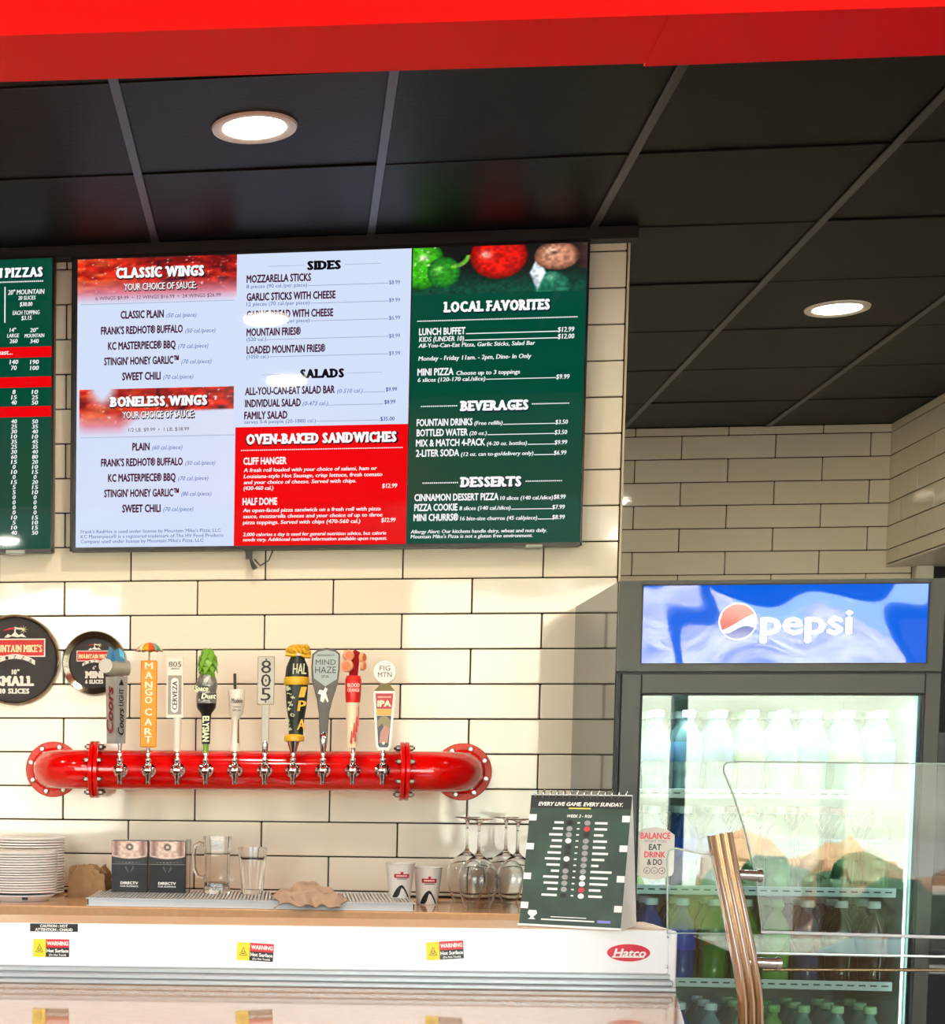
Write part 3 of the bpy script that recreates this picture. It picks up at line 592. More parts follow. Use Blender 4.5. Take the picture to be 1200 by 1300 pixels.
for X in (XJ0, XJ1):
    for dx in (-.0135, .0010): sw(MB().lathe([(PR-.001, dx), (.084, dx), (.086, dx+.0015), (.086, dx+.0110), (.084, dx+.0125), (PR-.001, dx+.0125)], 44, (X, PYY, PZ), 'X').build('joint_ring', RED, None, 40))
    for i in range(8):
        a = (i+.5)*math.pi/4; yy, zz = PYY+.0735*math.cos(a), PZ+.0735*math.sin(a)
        q = MB(); q.tube([(X-.029, yy, zz), (X+.029, yy, zz)], .0042, 8); q.tube([(X-.0235, yy, zz), (X-.0137, yy, zz)], .0082, 6); q.tube([(X+.0137, yy, zz), (X+.0235, yy, zz)], .0082, 6)
        sw(q.build('bolt', mat('dark_bolt', (120, 112, 104), .3, 1), None, 30))
# ------------------------------------------------------------------ beer taps
KT = .002325; TAPY = -.2617
def tap(px, label, py=978):
    c = at(px, py, Y=TAPY); t = thing('beer_tap', label, 'beer tap', (c.x, TAPY, c.z), group='beer taps along the red pipe')
    for me in FAUCET: o = bpy.data.objects.new(me.name, me); COL.objects.link(o); o.parent = t
    return t
def fq(): q = MB(); q.T = Matrix.Scale(KT, 4); return q
q = fq(); q.lathe([(5, 14), (9.2, 13.5), (9.2, 9.5), (7.2, 8.5), (6.6, 3), (5.2, 2), (5.2, -6), (4.4, -8.2), (2.2, -9), (.01, -9)], 24, axis='Y'); m1 = q.mesh('shank', CHROME, 35)
q = fq(); q.lathe([(.01, -17.5), (2.8, -17.5), (3.3, -15), (3.1, -11), (4.2, -8), (4.6, -5), (5.0, 0), (4.6, 7), (3.2, 9), (4.2, 11), (4.2, 13.5), (2.4, 15), (2.0, 18)], 20); m2 = q.mesh('spout', CHROME, 35)
q = fq(); q.lathe([(2.0, 17), (3.6, 19), (3.6, 21.5), (2.3, 23), (2.5, 30), (3.4, 35), (3.4, 36.5), (.01, 36.5)], 20); m3 = q.mesh('lever', CHROME, 35)
FAUCET = [m1, m2, m3]
def sub(q, name, m_, t, smooth=35): return q.build(name, m_, t, smooth)
def printq(): P = Print(); P.T = Matrix.Scale(KT, 4); return P
IW = mat('print_white', (245, 243, 236), .4); IK = mat('print_black', (18, 16, 16), .45)
# first: silver beer handle with blue mountain top
t = tap(152, 'silver square tap handle with a blue mountain peak on top')
GREY = mat('handle_silver', (168, 168, 165), .3, .3); LGREY = mat('handle_light_grey', (196, 190, 180), .4)
q = fq(); q.T = q.T @ Matrix.Translation((-5, 0, 0)) @ Matrix.Rotation(R(42), 4, 'Z')
q.add([(x*k, y*k, z) for z, k in ((34, .85), (118, 1.0)) for x, y in ((-10, -10), (10, -10), (10, 10), (-10, 10))], [(0, 1, 5, 4), (1, 2, 6, 5), (2, 3, 7, 6), (3, 0, 4, 7), (0, 3, 2, 1), (4, 5, 6, 7)])
h1 = sub(q, 'handle', GREY, t, None)
P = printq(); P.T = P.T @ Matrix.Translation((-5, 0, 0)) @ Matrix.Rotation(R(42), 4, 'Z')
P.text("Coors", 0, 60, 34, 9, .03, .35, -9.9, rot=R(90), mi=0); P.text("LIGHT", 0, 92, 22, 7, .03, 0, -10.2, rot=R(90), mi=0); P.cur = 0; P.poly([(-4, 107), (4, 107), (0, 115)], -10.3)
P.build('lettering', [IK], h1, fix=False)
P = printq(); P.T = P.T @ Matrix.Translation((-5, 0, 0)) @ Matrix.Rotation(R(-48), 4, 'Z'); P.text("Coors", 0, 74, 60, 13, .05, .3, -10.2, rot=R(90), mi=0)
P.build('lettering', [mat('print_maroon', (120, 24, 32), .4)], h1, fix=False)
q = fq(); q.cyl((-16, -6, 129), (9, 6, 129), 9.5, 28); sub(q, 'barrel', mat('barrel_grey', (170, 165, 150), .3, .4), t)
q = fq(); q.T = q.T @ Matrix.Translation((-17.5, -13.5, 131)) @ Matrix.Rotation(R(-8), 4, 'Z'); q.lathe([(.01, -1.5), (8.8, -1.5), (9.3, 0), (9.3, 1.5)], 28, axis='Y'); sub(q, 'round_badge', LGREY, t)
BLU = mat('peak_blue', (10, 96, 140), .35); 
q = fq(); q.prism([(-20, 136), (-14, 156), (-8, 150), (-2, 154), (4, 149), (6, 137)], -5, 5); q.add([(-12, -8, 137), (-7, -8, 137), (-9, -5, 152)], [(0, 1, 2)]); sub(q, 'mountain_peak', BLU, t, None)
q = fq(); q.poly([(-2, 154), (4, 149), (5, 140), (-1, 144)], -5.2); sub(q, 'snow_facet', mat('peak_cyan', (60, 170, 200), .35), t, None)
# second: orange board with umbrella
t = tap(188, 'orange tap handle board topped by a small cocktail umbrella')
q = fq(); q.bbox(-10.3, 10.3, -4, 4, 29, 138, 1.2); h = sub(q, 'handle', mat('handle_orange', (238, 146, 14), .4), t, None)
P = printq()
for ch, y in zip("MANGO CART", (912-978, )*0+tuple(978-v for v in (846.5, 858.5, 870.5, 879.5, 889.5, 0, 904.5, 917, 929, 939))):
    if ch != ' ': P.text(ch, 0, y, 9.5 if ch != 'M' else 10.5, 8.4, .03, 0, -4.3)
P.build('lettering', [mat('print_cream', (255, 244, 214), .4)], h, fix=False)
q = fq(); q.cyl((0, 0, 136), (0, 0, 158), 1.1, 8); sub(q, 'umbrella_stick', mat('stick_wood', (170, 140, 90), .5), t)
UC = [mat('umb_teal', (90, 160, 140), .4), mat('umb_red', (226, 80, 20), .4), mat('umb_orange', (240, 160, 20), .4), mat('umb_white', (236, 226, 196), .4)]
q = fq()
for i in range(12):
    q.cur = [3, 0, 1, 2, 3, 2, 1, 0, 3, 0, 1, 2][(i+9) % 12]
    a0, a1 = 2*math.pi*i/12, 2*math.pi*(i+1)/12; am = (a0+a1)/2
    rings = [(0.01, 161), (8, 159.5), (14, 155.5), (18, 149.5)]
    vs = [(r*math.cos(a), r*math.sin(a), z) for r, z in rings for a in (a0, a1)]+[(16.5*math.cos(am), 16.5*math.sin(am), 150.8)]
    q.add(vs, [(0, 1, 3, 2), (2, 3, 5, 4), (4, 5, 7, 8, 6)])
o = sub(q, 'umbrella', UC, t, 60); md = o.modifiers.new('s', 'SOLIDIFY'); md.thickness = .0015
# third: white paddle
t = tap(225, 'white paddle tap handle with a vertical black word on a grey panel')
CRM = mat('handle_cream', (236, 228, 212), .35)
q = fq(); q.T = q.T @ Matrix.Translation((-4, 0, 0)); q.prism([(-10.5, 66), (11, 66), (9.8, 141), (-9.8, 141)], -3.5, 3.5); h = sub(q, 'handle', CRM, t, None)
q = fq(); q.lathe([(4.2, 24), (4.6, 40), (5.4, 67)], 20, (-.5, 0, 0)); sub(q, 'stem', CRM, t)
P = printq(); P.T = P.T @ Matrix.Translation((-4, 0, 0)); P.cur = 1; P.quad(-8.6, 8.6, 70, 119, -3.6); P.cur = 2
for a, b in ((-5, 0),): pass
pts = [(4.6*math.cos(a)+0, 111.5+4.6*math.sin(a)) for a in np.linspace(0, math.pi, 9)]+[(4.6*math.cos(a), 77+4.6*math.sin(a)) for a in np.linspace(math.pi, 2*math.pi, 9)]
P.poly(pts, -3.7); P.text("CERVEZA", 0, 94, 36, 6.2, .03, 0, -3.8, rot=R(90)); P.text("805", 0, 133, 16, 6.5, .0, 0, -3.8); P.text("CERVEZA", 0, 127.5, 11, 1.8, .02, 0, -3.8)
P.build('lettering', [IK, mat('panel_grey', (150, 142, 130), .4), IW], h, fix=False)
# fourth: green hop cone
t = tap(261, 'green hop cone tap handle on a grey and black carved body')
q = fq(); q.T = q.T @ Matrix.Translation((1, 0, 0)); rnd = random.Random(2)
HOP = mat('hop_green', (112, 166, 50), .35); 
q.blob((0, 0, 132), (11, 10, 15), 3)
for ring, (z, r, n) in enumerate(((118, 8.5, 8), (125, 11.2, 9), (132, 12, 9), (139, 10.6, 8), (145, 7.5, 7))):
    for i in range(n):
        a = 2*math.pi*(i+.5*(ring % 2))/n; c, d = math.cos(a), math.sin(a)
        q.add([(r*c-4.4*d, r*d+4.4*c, z+3), (r*c+4.4*d, r*d-4.4*c, z+3), ((r+2.6)*c, (r+2.6)*d, z-4.5), ((r-3)*c, (r-3)*d, z+8)], [(0, 1, 2), (0, 3, 1), (0, 2, 3), (1, 3, 2)])
sub(q, 'hop_cone', HOP, t, 50)
q = fq(); q.T = q.T @ Matrix.Translation((1, 0, 0))
for i in range(5): a = i*1.26; q.add([(4*math.cos(a), 4*math.sin(a), 144), (4*math.cos(a+.9), 4*math.sin(a+.9), 144), (7*math.cos(a+.4), 7*math.sin(a+.4), 152), (0, 0, 146)], [(0, 1, 2), (1, 3, 2), (0, 2, 3)])
sub(q, 'hop_leaf', mat('hop_dark_green', (60, 100, 30), .5), t, None)
q = fq(); q.lathe([(6.2, 71), (11.5, 78), (13, 88), (12.2, 98), (13.6, 106), (12.5, 113), (9, 120)], 24); o = sub(q, 'carved_body', mat('pewter', (150, 152, 148), .28, .8, bump=(60, 1, .01)), t)
q = fq(); q.lathe([(5.2, 33), (5.6, 60), (6.5, 71), (11.7, 78), (12.5, 84)], 24); b = sub(q, 'lower_body', mat('handle_black', (24, 22, 22), .35), t)
q = fq(); q.lathe([(3.2, 22), (3.6, 34)], 16); sub(q, 'green_base', HOP, t)
P = printq(); P.cur = 1; P.quad(-14.5, 3, 99, 105, -14.3); P.quad(-8, 13, 89, 96, -14.3)
P.text("Space", -6, 102, 17, 6, .05, .2, -14.6); P.text("Dust", 3, 92.5, 18, 6, .05, .2, -14.6); P.text("ELYSIAN", 0, 52, 32, 8, .05, 0, -7.2, rot=R(-90))
P.build('lettering', [mat('print_pale_green', (232, 244, 200), .4), mat('handle_black')], t, fix=False)
# fifth: small tumbler shaped handle
t = tap(298, 'short cream tumbler tap handle with a thin dark rod on top')
q = fq(); q.lathe([(6.5, 68), (8.6, 72), (10.8, 98), (10.4, 101), (.01, 101)], 24, (1, 0, 0)); h = sub(q, 'tumbler', CRM, t)
q = fq(); q.lathe([(6.0, 24), (6.4, 32), (4.2, 52), (5.2, 66), (6.5, 69)], 20, (0, 0, 0)); sub(q, 'handle', CRM, t)
q = fq(); q.cyl((-1, 0, 100), (-1.6, 0, 121), 1.9, 10); sub(q, 'rod', mat('rod_brown', (40, 28, 24), .4), t)
P = printq(); P.text("Modelo", 2, 87, 14, 6, .02, .1, -11.3); P.text("CERVEZA", 2, 79, 10, 2, .02, 0, -11); P.text("ESPECIAL", 2, 75, 10, 2, .02, 0, -11)
P.build('lettering', [IK], h, fix=False)
q = fq(); q.add([(3, -5.4, 34), (5, -4.6, 34), (4.8, -4.4, 64), (3.4, -5, 64)], [(0, 1, 2, 3)]); sub(q, 'gold_stripe', mat('gold_dark', (120, 92, 50), .3, .6), t, None)
# sixth: grey plate
t = tap(336, 'flat brushed grey rectangular tap handle with three stacked digits')
AL = mat('brushed_grey_plate', (178, 172, 160), .4, .4)
q = fq(); q.bbox(-10.5, 10.5, -2.5, 2.5, 82, 142, .8); h = sub(q, 'plate', AL, t, None)
q = fq(); q.bbox(-4.6, 4.6, -2.2, 2.2, 33, 82, .6); sub(q, 'stem', AL, t, None)
q = fq(); q.lathe([(3, 22), (5, 33), (4.8, 34)], 16); sub(q, 'ferrule', CHROME, t)
P = printq()
for ch, z in zip("805", (129, 112, 95)): P.text(ch, 0, z, 12.5, 16, .0, 0, -2.8, mi=0)
P.cur = 0
for z in (138, 85.5): P.poly([(-1.2, z), (0, z-1.6), (1.2, z), (0, z+1.6)], -2.8)
P.poly([(-1, 112), (0, 109.5), (1, 112), (0, 114.5)], -2.9); P.build('lettering', [IK], h, fix=False)
# seventh: black and yellow bottle form with fists
t = tap(372, 'black and yellow bottle shaped tap handle topped by golden fists')
YEL = mat('handle_yellow', (216, 168, 36), .35); DK = mat('handle_dark_green', (24, 34, 30), .4, noise=(220, .6))
q = fq(); q.lathe([(9, 43), (9.5, 60), (12.5, 80), (13.8, 100), (14.6, 118), (13.6, 128), (9.5, 138), (8, 142)], 28, (3, 0, 0)); h = sub(q, 'bottle_body', DK, t)
q = fq(); q.lathe([(10.8, 36), (12.5, 37), (12.5, 42), (10, 45)], 28, (1, 0, 0)); sub(q, 'base_band', YEL, t)
q = fq(); q.lathe([(15, 106), (15.6, 108), (15.8, 114), (14.8, 116)], 28, (2.5, 0, 0)); bnd = sub(q, 'ribbon', YEL, t)
q = fq(); rnd = random.Random(5)
q.blob((-6, -2, 148), (6, 6, 5.5), 2); q.blob((14, -1, 146), (6.5, 6, 5), 2)
for i in range(4): q.tube([(-8+i*5.2, -6, 151-i*.6), (-4+i*5.2, -9.5, 149), (-3+i*5.2, -8, 145.5)], [2.8, 3.0, 2.4], 10)
for i in range(4): q.tube([(-6+i*5, 2, 152.5), (-1+i*5, -3, 154), (1+i*5, -7, 151.5)], [2.6, 2.8, 2.4], 10)
q.tube([(-11, -5, 144), (-4, -8, 142.5), (2, -7.5, 143)], 2.3, 10); q.tube([(19, -4, 141), (13, -8, 141), (8, -7.5, 143)], 2.3, 10)
sub(q, 'fists', YEL, t, 60)
q = fq(); q.lathe([(3.2, 20), (4.2, 24), (8.2, 36)], 20); sub(q, 'ferrule', CHROME, t)
P = printq(); P.text("HAL", 6, 125.5, 17, 13, .03, .1, -14.3, mi=0);
for ch, z in zip("IPA", (97, 80, 57)): P.text(ch, 9, z, 7 if ch == 'I' else 10, 13, .03, .1, -14.2 if z > 70 else -10.8, mi=1)
for k in range(9): P.text("*~&o+%"[k % 6], -4+random.uniform(-4, 3), 50+k*6.5, 6, 6, .02, 0, -12-k*.25, mi=0, rot=random.uniform(-.5, .5))
P.build('lettering', [mat('print_pale', (200, 206, 170), .4), YEL, IK], h, fix=False)
# eighth: dark grey paddle
t = tap(410, 'dark grey curved paddle tap handle with a pale blue shield face')
q = fq(); pr = [(-4.6, 33), (-6.2, 70), (-9, 88), (-15.5, 112), (-16.5, 128), (-15.5, 144), (-9, 149.5), (2, 151.5), (13, 149.5), (18.5, 144), (18.5, 126), (16.5, 108), (10.5, 88), (6.4, 70), (4.4, 33)]
q.prism(pr, -3.4, 3.4); h = sub(q, 'paddle', mat('handle_graphite', (84, 80, 78), .4), t, None)
md = h.modifiers.new('b', 'BEVEL'); md.width = .002; md.segments = 2; md.limit_method = 'ANGLE'
P = printq(); P.cur = 0; P.poly([(-13, 114), (-14.5, 128), (-13.5, 143), (-8, 147), (2, 149), (12, 147), (16.5, 143), (16.5, 126), (15, 113), (1, 104)], -3.7)
P.text("MIND", 1, 134, 25, 6.5, .01, 0, -4.0, mi=1); P.text("HAZE", 1, 124.5, 26, 8, .01, 0, -4.0, mi=1); P.text("IPA", 1, 116, 9, 4, 0, 0, -4.0, mi=1); P.text("FIRESTONE WALKER", 1, 142.5, 22, 2, .01, 0, -4.0, mi=1)
P.cur = 2; P.poly([(-5, 86), (-1, 84), (1, 90), (4, 84), (5.5, 86), (2, 96), (4, 101), (1, 103), (-1, 99), (-6, 100), (-8, 95), (-4, 94)], -3.8)
P.build('lettering', [mat('shield_pale_blue', (164, 178, 178), .35), mat('ink_grey_green', (60, 68, 66), .5), IW], h, fix=False)
q = fq(); q.lathe([(2.8, 22), (4.8, 33), (5.2, 45), (4, 47)], 16); sub(q, 'ferrule', CHROME, t)
# ninth: blood orange handle
t = tap(448, 'cream and red tap handle topped by orange slices')
q = fq(); q.lathe([(7.2, 28), (7.8, 60), (8.4, 92)], 24, (-1.5, 0, 0)); h = sub(q, 'handle', mat('handle_cream2', (238, 220, 186), .35), t)
RL = mat('label_red', (206, 26, 22), .3)
q = fq(); q.lathe([(8.7, 84), (9.6, 92), (10.2, 112), (8.5, 117), (.01, 117)], 24, (-1.5, 0, 0)); h2 = sub(q, 'red_label', RL, t)
q = fq(); q.add([(-7, 0, 117), (-2, -4, 117), (4, 0, 117), (6, -1, 146), (0, -4, 149), (-5, -1, 146), (2, 5, 117), (1, 5, 148)], [(0, 1, 4, 5), (1, 2, 3, 4), (2, 6, 7, 3), (6, 0, 5, 7), (3, 7, 5, 4), (0, 6, 2, 1)]); sub(q, 'crimson_core', mat('crimson', (150, 14, 22), .35), t, None)
OR = mat('slice_orange', (230, 120, 70), .4); OP = mat('slice_pink', (226, 160, 120), .45)
for (x, z, r, a) in ((-9.5, 129, 7.8, -20), (-8, 142, 7, 10), (9, 139, 6.5, 55), (9.5, 129, 6, 60)):
    q = fq(); q.T = q.T @ Matrix.Translation((x, -4, z)) @ Matrix.Rotation(R(a), 4, 'Z'); q.lathe([(.01, -3), (r*.85, -2.6), (r, -1), (r, 1.2), (r*.6, 2.4), (.01, 2.6)], 22, axis='Y'); o = sub(q, 'fruit_slice', OP, t)
    q = fq(); q.T = q.T @ Matrix.Translation((x, -4, z)) @ Matrix.Rotation(R(a), 4, 'Z'); q.lathe([(.01, -3.5), (r*.62, -3.2), (r*.68, -2.6)], 18, axis='Y'); sub(q, 'slice_flesh', OR, o)
P = printq(); P.text("BLOOD", -1.5, 105, 15, 4.5, .05, 0, -10.6, mi=0); P.text("ORANGE", -1.5, 99, 15, 4, .05, 0, -10.4, mi=0); P.cur = 1
for x, z0, z1, w in ((3, 48, 66, 1.6), (0, 42, 58, 1.4), (-3, 34, 48, 1.5), (2, 36, 46, 1.2), (5, 56, 78, .8)): P.poly([(x-w, z0), (x, z0-2), (x+w, z0), (x+1.2, z1), (x+.2, z1+2)], -8.6)
P.build('lettering', [mat('print_pink', (250, 190, 180), .4), mat('drip_red', (190, 40, 20), .35)], h2, fix=False)
# tenth: shield with white disc
t = tap(486, 'white bordered shield tap handle with a round white disc on top')
q = fq(); q.prism([(-9.5, 30), (-6, 25), (6.5, 25), (9.5, 30), (13.5, 94), (12.5, 98), (-12.5, 98), (-13.5, 94)], -3, 3); h = sub(q, 'shield', IW, t, None)
q = fq(); q.lathe([(.01, -4), (13.2, -4), (14.2, -3), (14.2, 2), (13, 3), (.01, 3)], 32, (0, 0, 121), 'Y'); dsc = sub(q, 'disc', IW, t)
q = fq(); q.prism([(-13, 98), (-7, 104), (-4, 109), (5, 109), (8, 104), (13, 98)], -3, 3); sub(q, 'neck', mat('neck_olive', (110, 96, 40), .4), t, None)
P = printq(); P.text("FIG", 0, 126, 13, 6, .01, 0, -4.3, mi=0); P.text("MTN", 0, 118, 17, 6, .01, 0, -4.3, mi=0);
P.cur = 1; P.poly([(-9.3, 76), (9.3, 76), (10.8, 95), (-10.8, 95)], -3.3); P.text("IPA", 0, 82.5, 17, 7.5, .05, 0, -3.6, mi=2); P.text("FIGUEROA MOUNTAIN", 0, 90.5, 16, 2, .02, 0, -3.6, mi=2)
P.cur = 3; P.poly([(-9, 68), (9, 68), (9.3, 75.5), (-9.3, 75.5)], -3.3); P.cur = 4; P.poly([(-6.3, 31), (-4.5, 28.5), (5, 28.5), (6.3, 31), (8.8, 67.5), (-8.8, 67.5)], -3.3)
P.cur = 5; P.poly([(-8.2, 52), (-2, 58), (1, 50), (7, 44), (7.8, 62), (2, 68), (-4, 66), (-8.6, 60)], -3.5); P.cur = 6; P.poly([(-5, 34), (5, 34), (7, 52), (1, 56), (-4, 47)], -3.6); P.cur = 2; P.disc(0, 33.5, -3.7, 1.8, 10)
P.build('lettering', [mat('ink_warm_grey', (84, 76, 64), .5), mat('shield_red', (186, 50, 60), .4), mat('print_cream'), mat('shield_amber', (230, 170, 80), .4), mat('shield_slate', (74, 84, 96), .4), mat('shield_sand', (150, 136, 104), .4), mat('shield_rose', (190, 140, 130), .4)], h, fix=False)

# ------------------------------------------------------------------ things on the back counter
CT = 1.0735
PLATE = mat('white_china', (236, 230, 224), .15)
def plate_mesh(r):
    q = MB(); q.lathe([(.0001, .003), (r*.55, .003), (r*.62, .005), (r*.95, .0092), (r, .0092), (r+.0004, .0140), (r*.97, .0150), (r*.62, .0075), (r*.55, .0055), (.0001, .0055)], 36); return q.mesh('plate_surface', PLATE, 30)
def stack(x, y, r, n, z0, nm, pitch, grp):
    me = plate_mesh(r)
    for i in range(n):
        o = bpy.data.objects.new('plate', me); COL.objects.link(o); o.location = (x+random.uniform(-.0015, .0015), y+random.uniform(-.0015, .0015), z0+i*pitch-.003)
        k = n-1-i; o['label'] = 'white china plate, %s from the top of the %s' % (ordn[k] if k else 'uppermost, first', nm); o['category'] = 'plate'; o['group'] = grp
c = at(82, 1100, Y=-.13); r = .118
stack(c.x-r, -.13-.012, r, 21, CT, 'rear taller plate stack', .0081, 'plates in the rear stack')
c = at(72, 1110, Y=-.40)
q = MB(); q.lathe([(.0001, 0), (.088, 0), (.106, .016), (.108, .016), (.108, .019), (.10, .019), (.0001, .019)], 36); pb = q.build('plate_carrier', [mat('white_melamine', (228, 228, 232), .25)], None, 30, (c.x-.113, -.40, CT))
tag(pb, 'shallow white dish carrier under the front plate stack', 'dish')
stack(c.x-.113, -.40, .113, 16, CT+.0195, 'front shorter plate stack', .0074, 'plates in the front stack')
a = at(32, 1147, Y=-.505); MB().box(-.008, .008, -.002, 0, -.004, .004).build('black_label', BLACK, pb, None, (a.x-pb.location.x, -.1078, .011))
# brown paper bag, crumpled
def crumple(q_bm, amp, s):
    pass
bm = bmesh.new(); bmesh.ops.create_cube(bm, size=1); bmesh.ops.subdivide_edges(bm, edges=bm.edges, cuts=7, use_grid_fill=True)
rnd = random.Random(4)
for v in bm.verts:
    x, y, z = v.co; n = math.sin(x*17+z*9)*math.cos(y*13-z*11)
    k = .005*n+rnd.uniform(-.003, .003)
    v.co = Vector((x*.112*(1-.12*max(0, z))+k*.6, y*.085*(1-.15*max(0, z))+k*.5, (z+.5)*(.085+.020*max(0, -y)*0+.014*(1-abs(x)*2))+(k*.7 if z > 0 else 0)))
    if z > .45: v.co.z += .010*math.sin(x*22)+(-.012 if x > .25 and y < 0 else 0)
me = bpy.data.meshes.new('bag'); bm.to_mesh(me); bm.free(); me.materials.append(mat('kraft_paper', (150, 116, 78), .75, noise=(40, .12), bump=(30, .35, .003)))
me.polygons.foreach_set('use_smooth', [True]*len(me.polygons)); me.set_sharp_from_angle(angle=R(22))
a = at(115, 1138, Z=CT); bag = bpy.data.objects.new('paper_bag', me); COL.objects.link(bag); bag.location = (a.x, -.24, CT-.003); bag.rotation_euler = (0, 0, R(-8))
tag(bag, 'crumpled folded brown paper bag between plates and black boxes', 'paper bag')
# drip tray with a slotted grate
x0, x1, y0, y1, zt = .146, 1.040, -.585, -.20, 1.0965
t = thing('drip_tray', 'long stainless drip tray with slotted grate under the taps', 'drip tray', ((x0+x1)/2, (y0+y1)/2, CT)); hx, hy, hz = (x1-x0)/2, (y1-y0)/2, zt-CT
TRAY = mat('tray_steel', (226, 226, 224), .3, .35)
q = MB(); q.box(-hx, hx, -hy, hy, 0, .002)
for c_ in ((-hx, hx, -hy, -hy+.003), (-hx, hx, hy-.003, hy), (-hx, -hx+.003, -hy, hy), (hx-.003, hx, -hy, hy)): q.box(*c_, .002, hz)
q.box(-hx-.004, hx+.004, -hy-.004, -hy, hz-.003, hz); q.box(-hx-.002, hx+.002, -hy-.004, -hy, 0, .003); q.build('pan', TRAY, t)
n = 88; me = MB().bbox(-.0031, .0031, -hy+.006, hy-.006, 0, .003, .0008).mesh('grate_slat', TRAY)
for i in range(n): o = bpy.data.objects.new('grate_slat', me); COL.objects.link(o); o.parent = t; o.location = (-hx+.008+i*(2*hx-.016)/(n-1), 0, hz-.003)
q = MB()
for y in (-hy+.005, hy-.005): q.box(-hx+.003, hx-.003, y-.004, y+.004, hz-.0028, hz)
q.build('grate_rim', TRAY, t)
# two black cartons with a pale picture top
CARD = mat('carton_black', (20, 20, 21), .3); CLR = pane_mat('clear_acrylic', (.93, .95, .95), 2.2)
def carton_pic(u, v):
    n = vnoise(u*1.4, v, 10, 9); c = mixc(C3(196, 150, 134)*np.ones(u.shape+(3,)), C3(240, 224, 214)*np.ones(u.shape+(3,)), n)
    c = mixc(c, C3(120, 84, 74)*np.ones_like(c), (np.abs(u-.12)*-7+.9)*(v > .3)); c = mixc(c, C3(120, 84, 74)*np.ones_like(c), (np.abs(u-.88)*-7+.9)*(v > .3))
    h = np.hypot((u-.5)*1.6, v-.72); c = mixc(c, C3(70, 54, 48)*np.ones_like(c), (.2-h)*12); c = mixc(c, C3(226, 210, 190)*np.ones_like(c), (.11-h)*14)
    c = mixc(c, C3(24, 24, 26)*np.ones_like(c), ((.18+.5*(u-.5)**2)-v)*20); return c
for k, (px, nm) in enumerate(((164, 'nearer the paper bag'), (212, 'beside the beer mug, in a clear holder'))):
    a = at(px, 1131, Y=-.34); t = thing('table_card_carton', 'black carton with a pale photo top, %s' % nm, 'carton', (a.x, -.30, zt), (0, 0, 0), 'black cartons on the drip tray')
    w, h = .0525, .152
    MB().bbox(-w, w, -.038, .030, 0, h-.002, .001).build('box', CARD, t)
    o = picture('cover_photo', -w+.001, w-.001, h*.58, h-.003, -.0388, 60, 40, carton_pic, t, 1., False)
    P = Print(); P.cur = 1; P.quad(-w+.001, w-.001, h*.535, h*.545, -.0392)
    for sx in (-1, 1): P.cur = 2; P.poly([(sx*.014, .072), (sx*.009, .064), (sx*.002, .056), (sx*.005, .066), (sx*.010, .078)], -.0392)
    P.text("DIRECTV", 0, .027, .052, .0075, .05, 0, -.0392, mi=0); P.text("FOR BUSINESS", 0, .0175, .052, .0045, .03, 0, -.0392, mi=0)
    for q_ in range(9): P.cur = 1; P.quad(-.042+q_*.0098, -.036+q_*.0098, h*.6-.0006*abs(q_-4)*-1-.006, h*.6-.003, -.0393)
    P.build('lettering', [IW, mat('ink_line_grey', (130, 130, 130), .4), mat('ink_dim', (80, 84, 84), .4)], t, fix=False)
    if k:
        q = MB(); q.box(w+.001, w+.0035, -.040, .034, 0, h+.004); q.box(w+.012, w+.014, -.040, .034, 0, h+.004); q.box(w+.001, w+.014, .032, .034, 0, h); q.build('clear_holder', CLR, t)
# glasses
def glass(name, label, cat, x, y, z, prof, n=32, grp=None, extra=None, smooth=35):
    t = thing(name, label, cat, (x, y, z), group=grp); MB().lathe(prof, n, close=False).build('glass_body', GLASS, t, smooth)
    return t
a = at(275, 1132, Y=-.33); s_ = .00238
t = glass('beer_mug', 'clear glass beer mug with a handle on the drip tray', 'mug', a.x, -.33, zt, [(.0001, .0), (.036, .0), (.0385, .006), (.0375, .02), (.0365, .03), (.0375, .125), (.0405, .155), (.0405, .166), (.0375, .166), (.0350, .125), (.0330, .032), (.030, .020), (.0001, .018)], 12, smooth=None)
q = MB(); hp = [(-.036, 0, .140), (-.050, 0, .146), (-.064, 0, .138), (-.068, 0, .110), (-.066, 0, .072), (-.056, 0, .050), (-.036, 0, .046)]; q.tube(hp, .0058, 12); q.build('handle', GLASS, t, 50)
a = at(320, 1132, Y=-.33)
glass('pint_glass', 'clear empty pint glass beside the glass beer mug', 'glass', a.x, -.33, zt, [(.0001, 0), (.029, 0), (.031, .004), (.0425, .134), (.0415, .1345), (.0395, .134), (.0275, .016), (.0001, .013)], 40)
# towel draped on the tray front
bm = bmesh.new(); bmesh.ops.create_grid(bm, x_segments=56, y_segments=40, size=.5); rnd = random.Random(8)
for v in bm.verts:
    u, w = v.co.x, v.co.y; x = u*.190*(1-.25*(w+.5)*abs(u)); ydist = (w+.5)
    ht = .040*math.exp(-((u+.02)/.20)**2)*math.exp(-((w-.0)/.36)**2)+.016*math.exp(-((u-.28)/.16)**2)*math.exp(-(w/.4)**2)+.010*math.exp(-((u+.33)/.1)**2)
    rip = .0055*abs(math.sin(u*15+w*7+1.2*math.sin(w*5)))*(.6+abs(u))+.0035*math.sin(w*13-u*22)
    fall = -.024*max(0, (-w-.30))/.2
    v.co = Vector((x+.008*math.sin(w*12)+.010*math.sin(w*21+u*4), w*.16+.010*math.sin(u*13), max(-.0225+.0012, max(ht+rip, .0008*1)+.0045+(fall if w < -.30 else 0))))
me = bpy.data.meshes.new('towel'); bm.to_mesh(me); bm.free(); me.materials.append(mat('tan_terry', (178, 148, 124), .9, noise=(60, .06), bump=(400, .4, .002)))
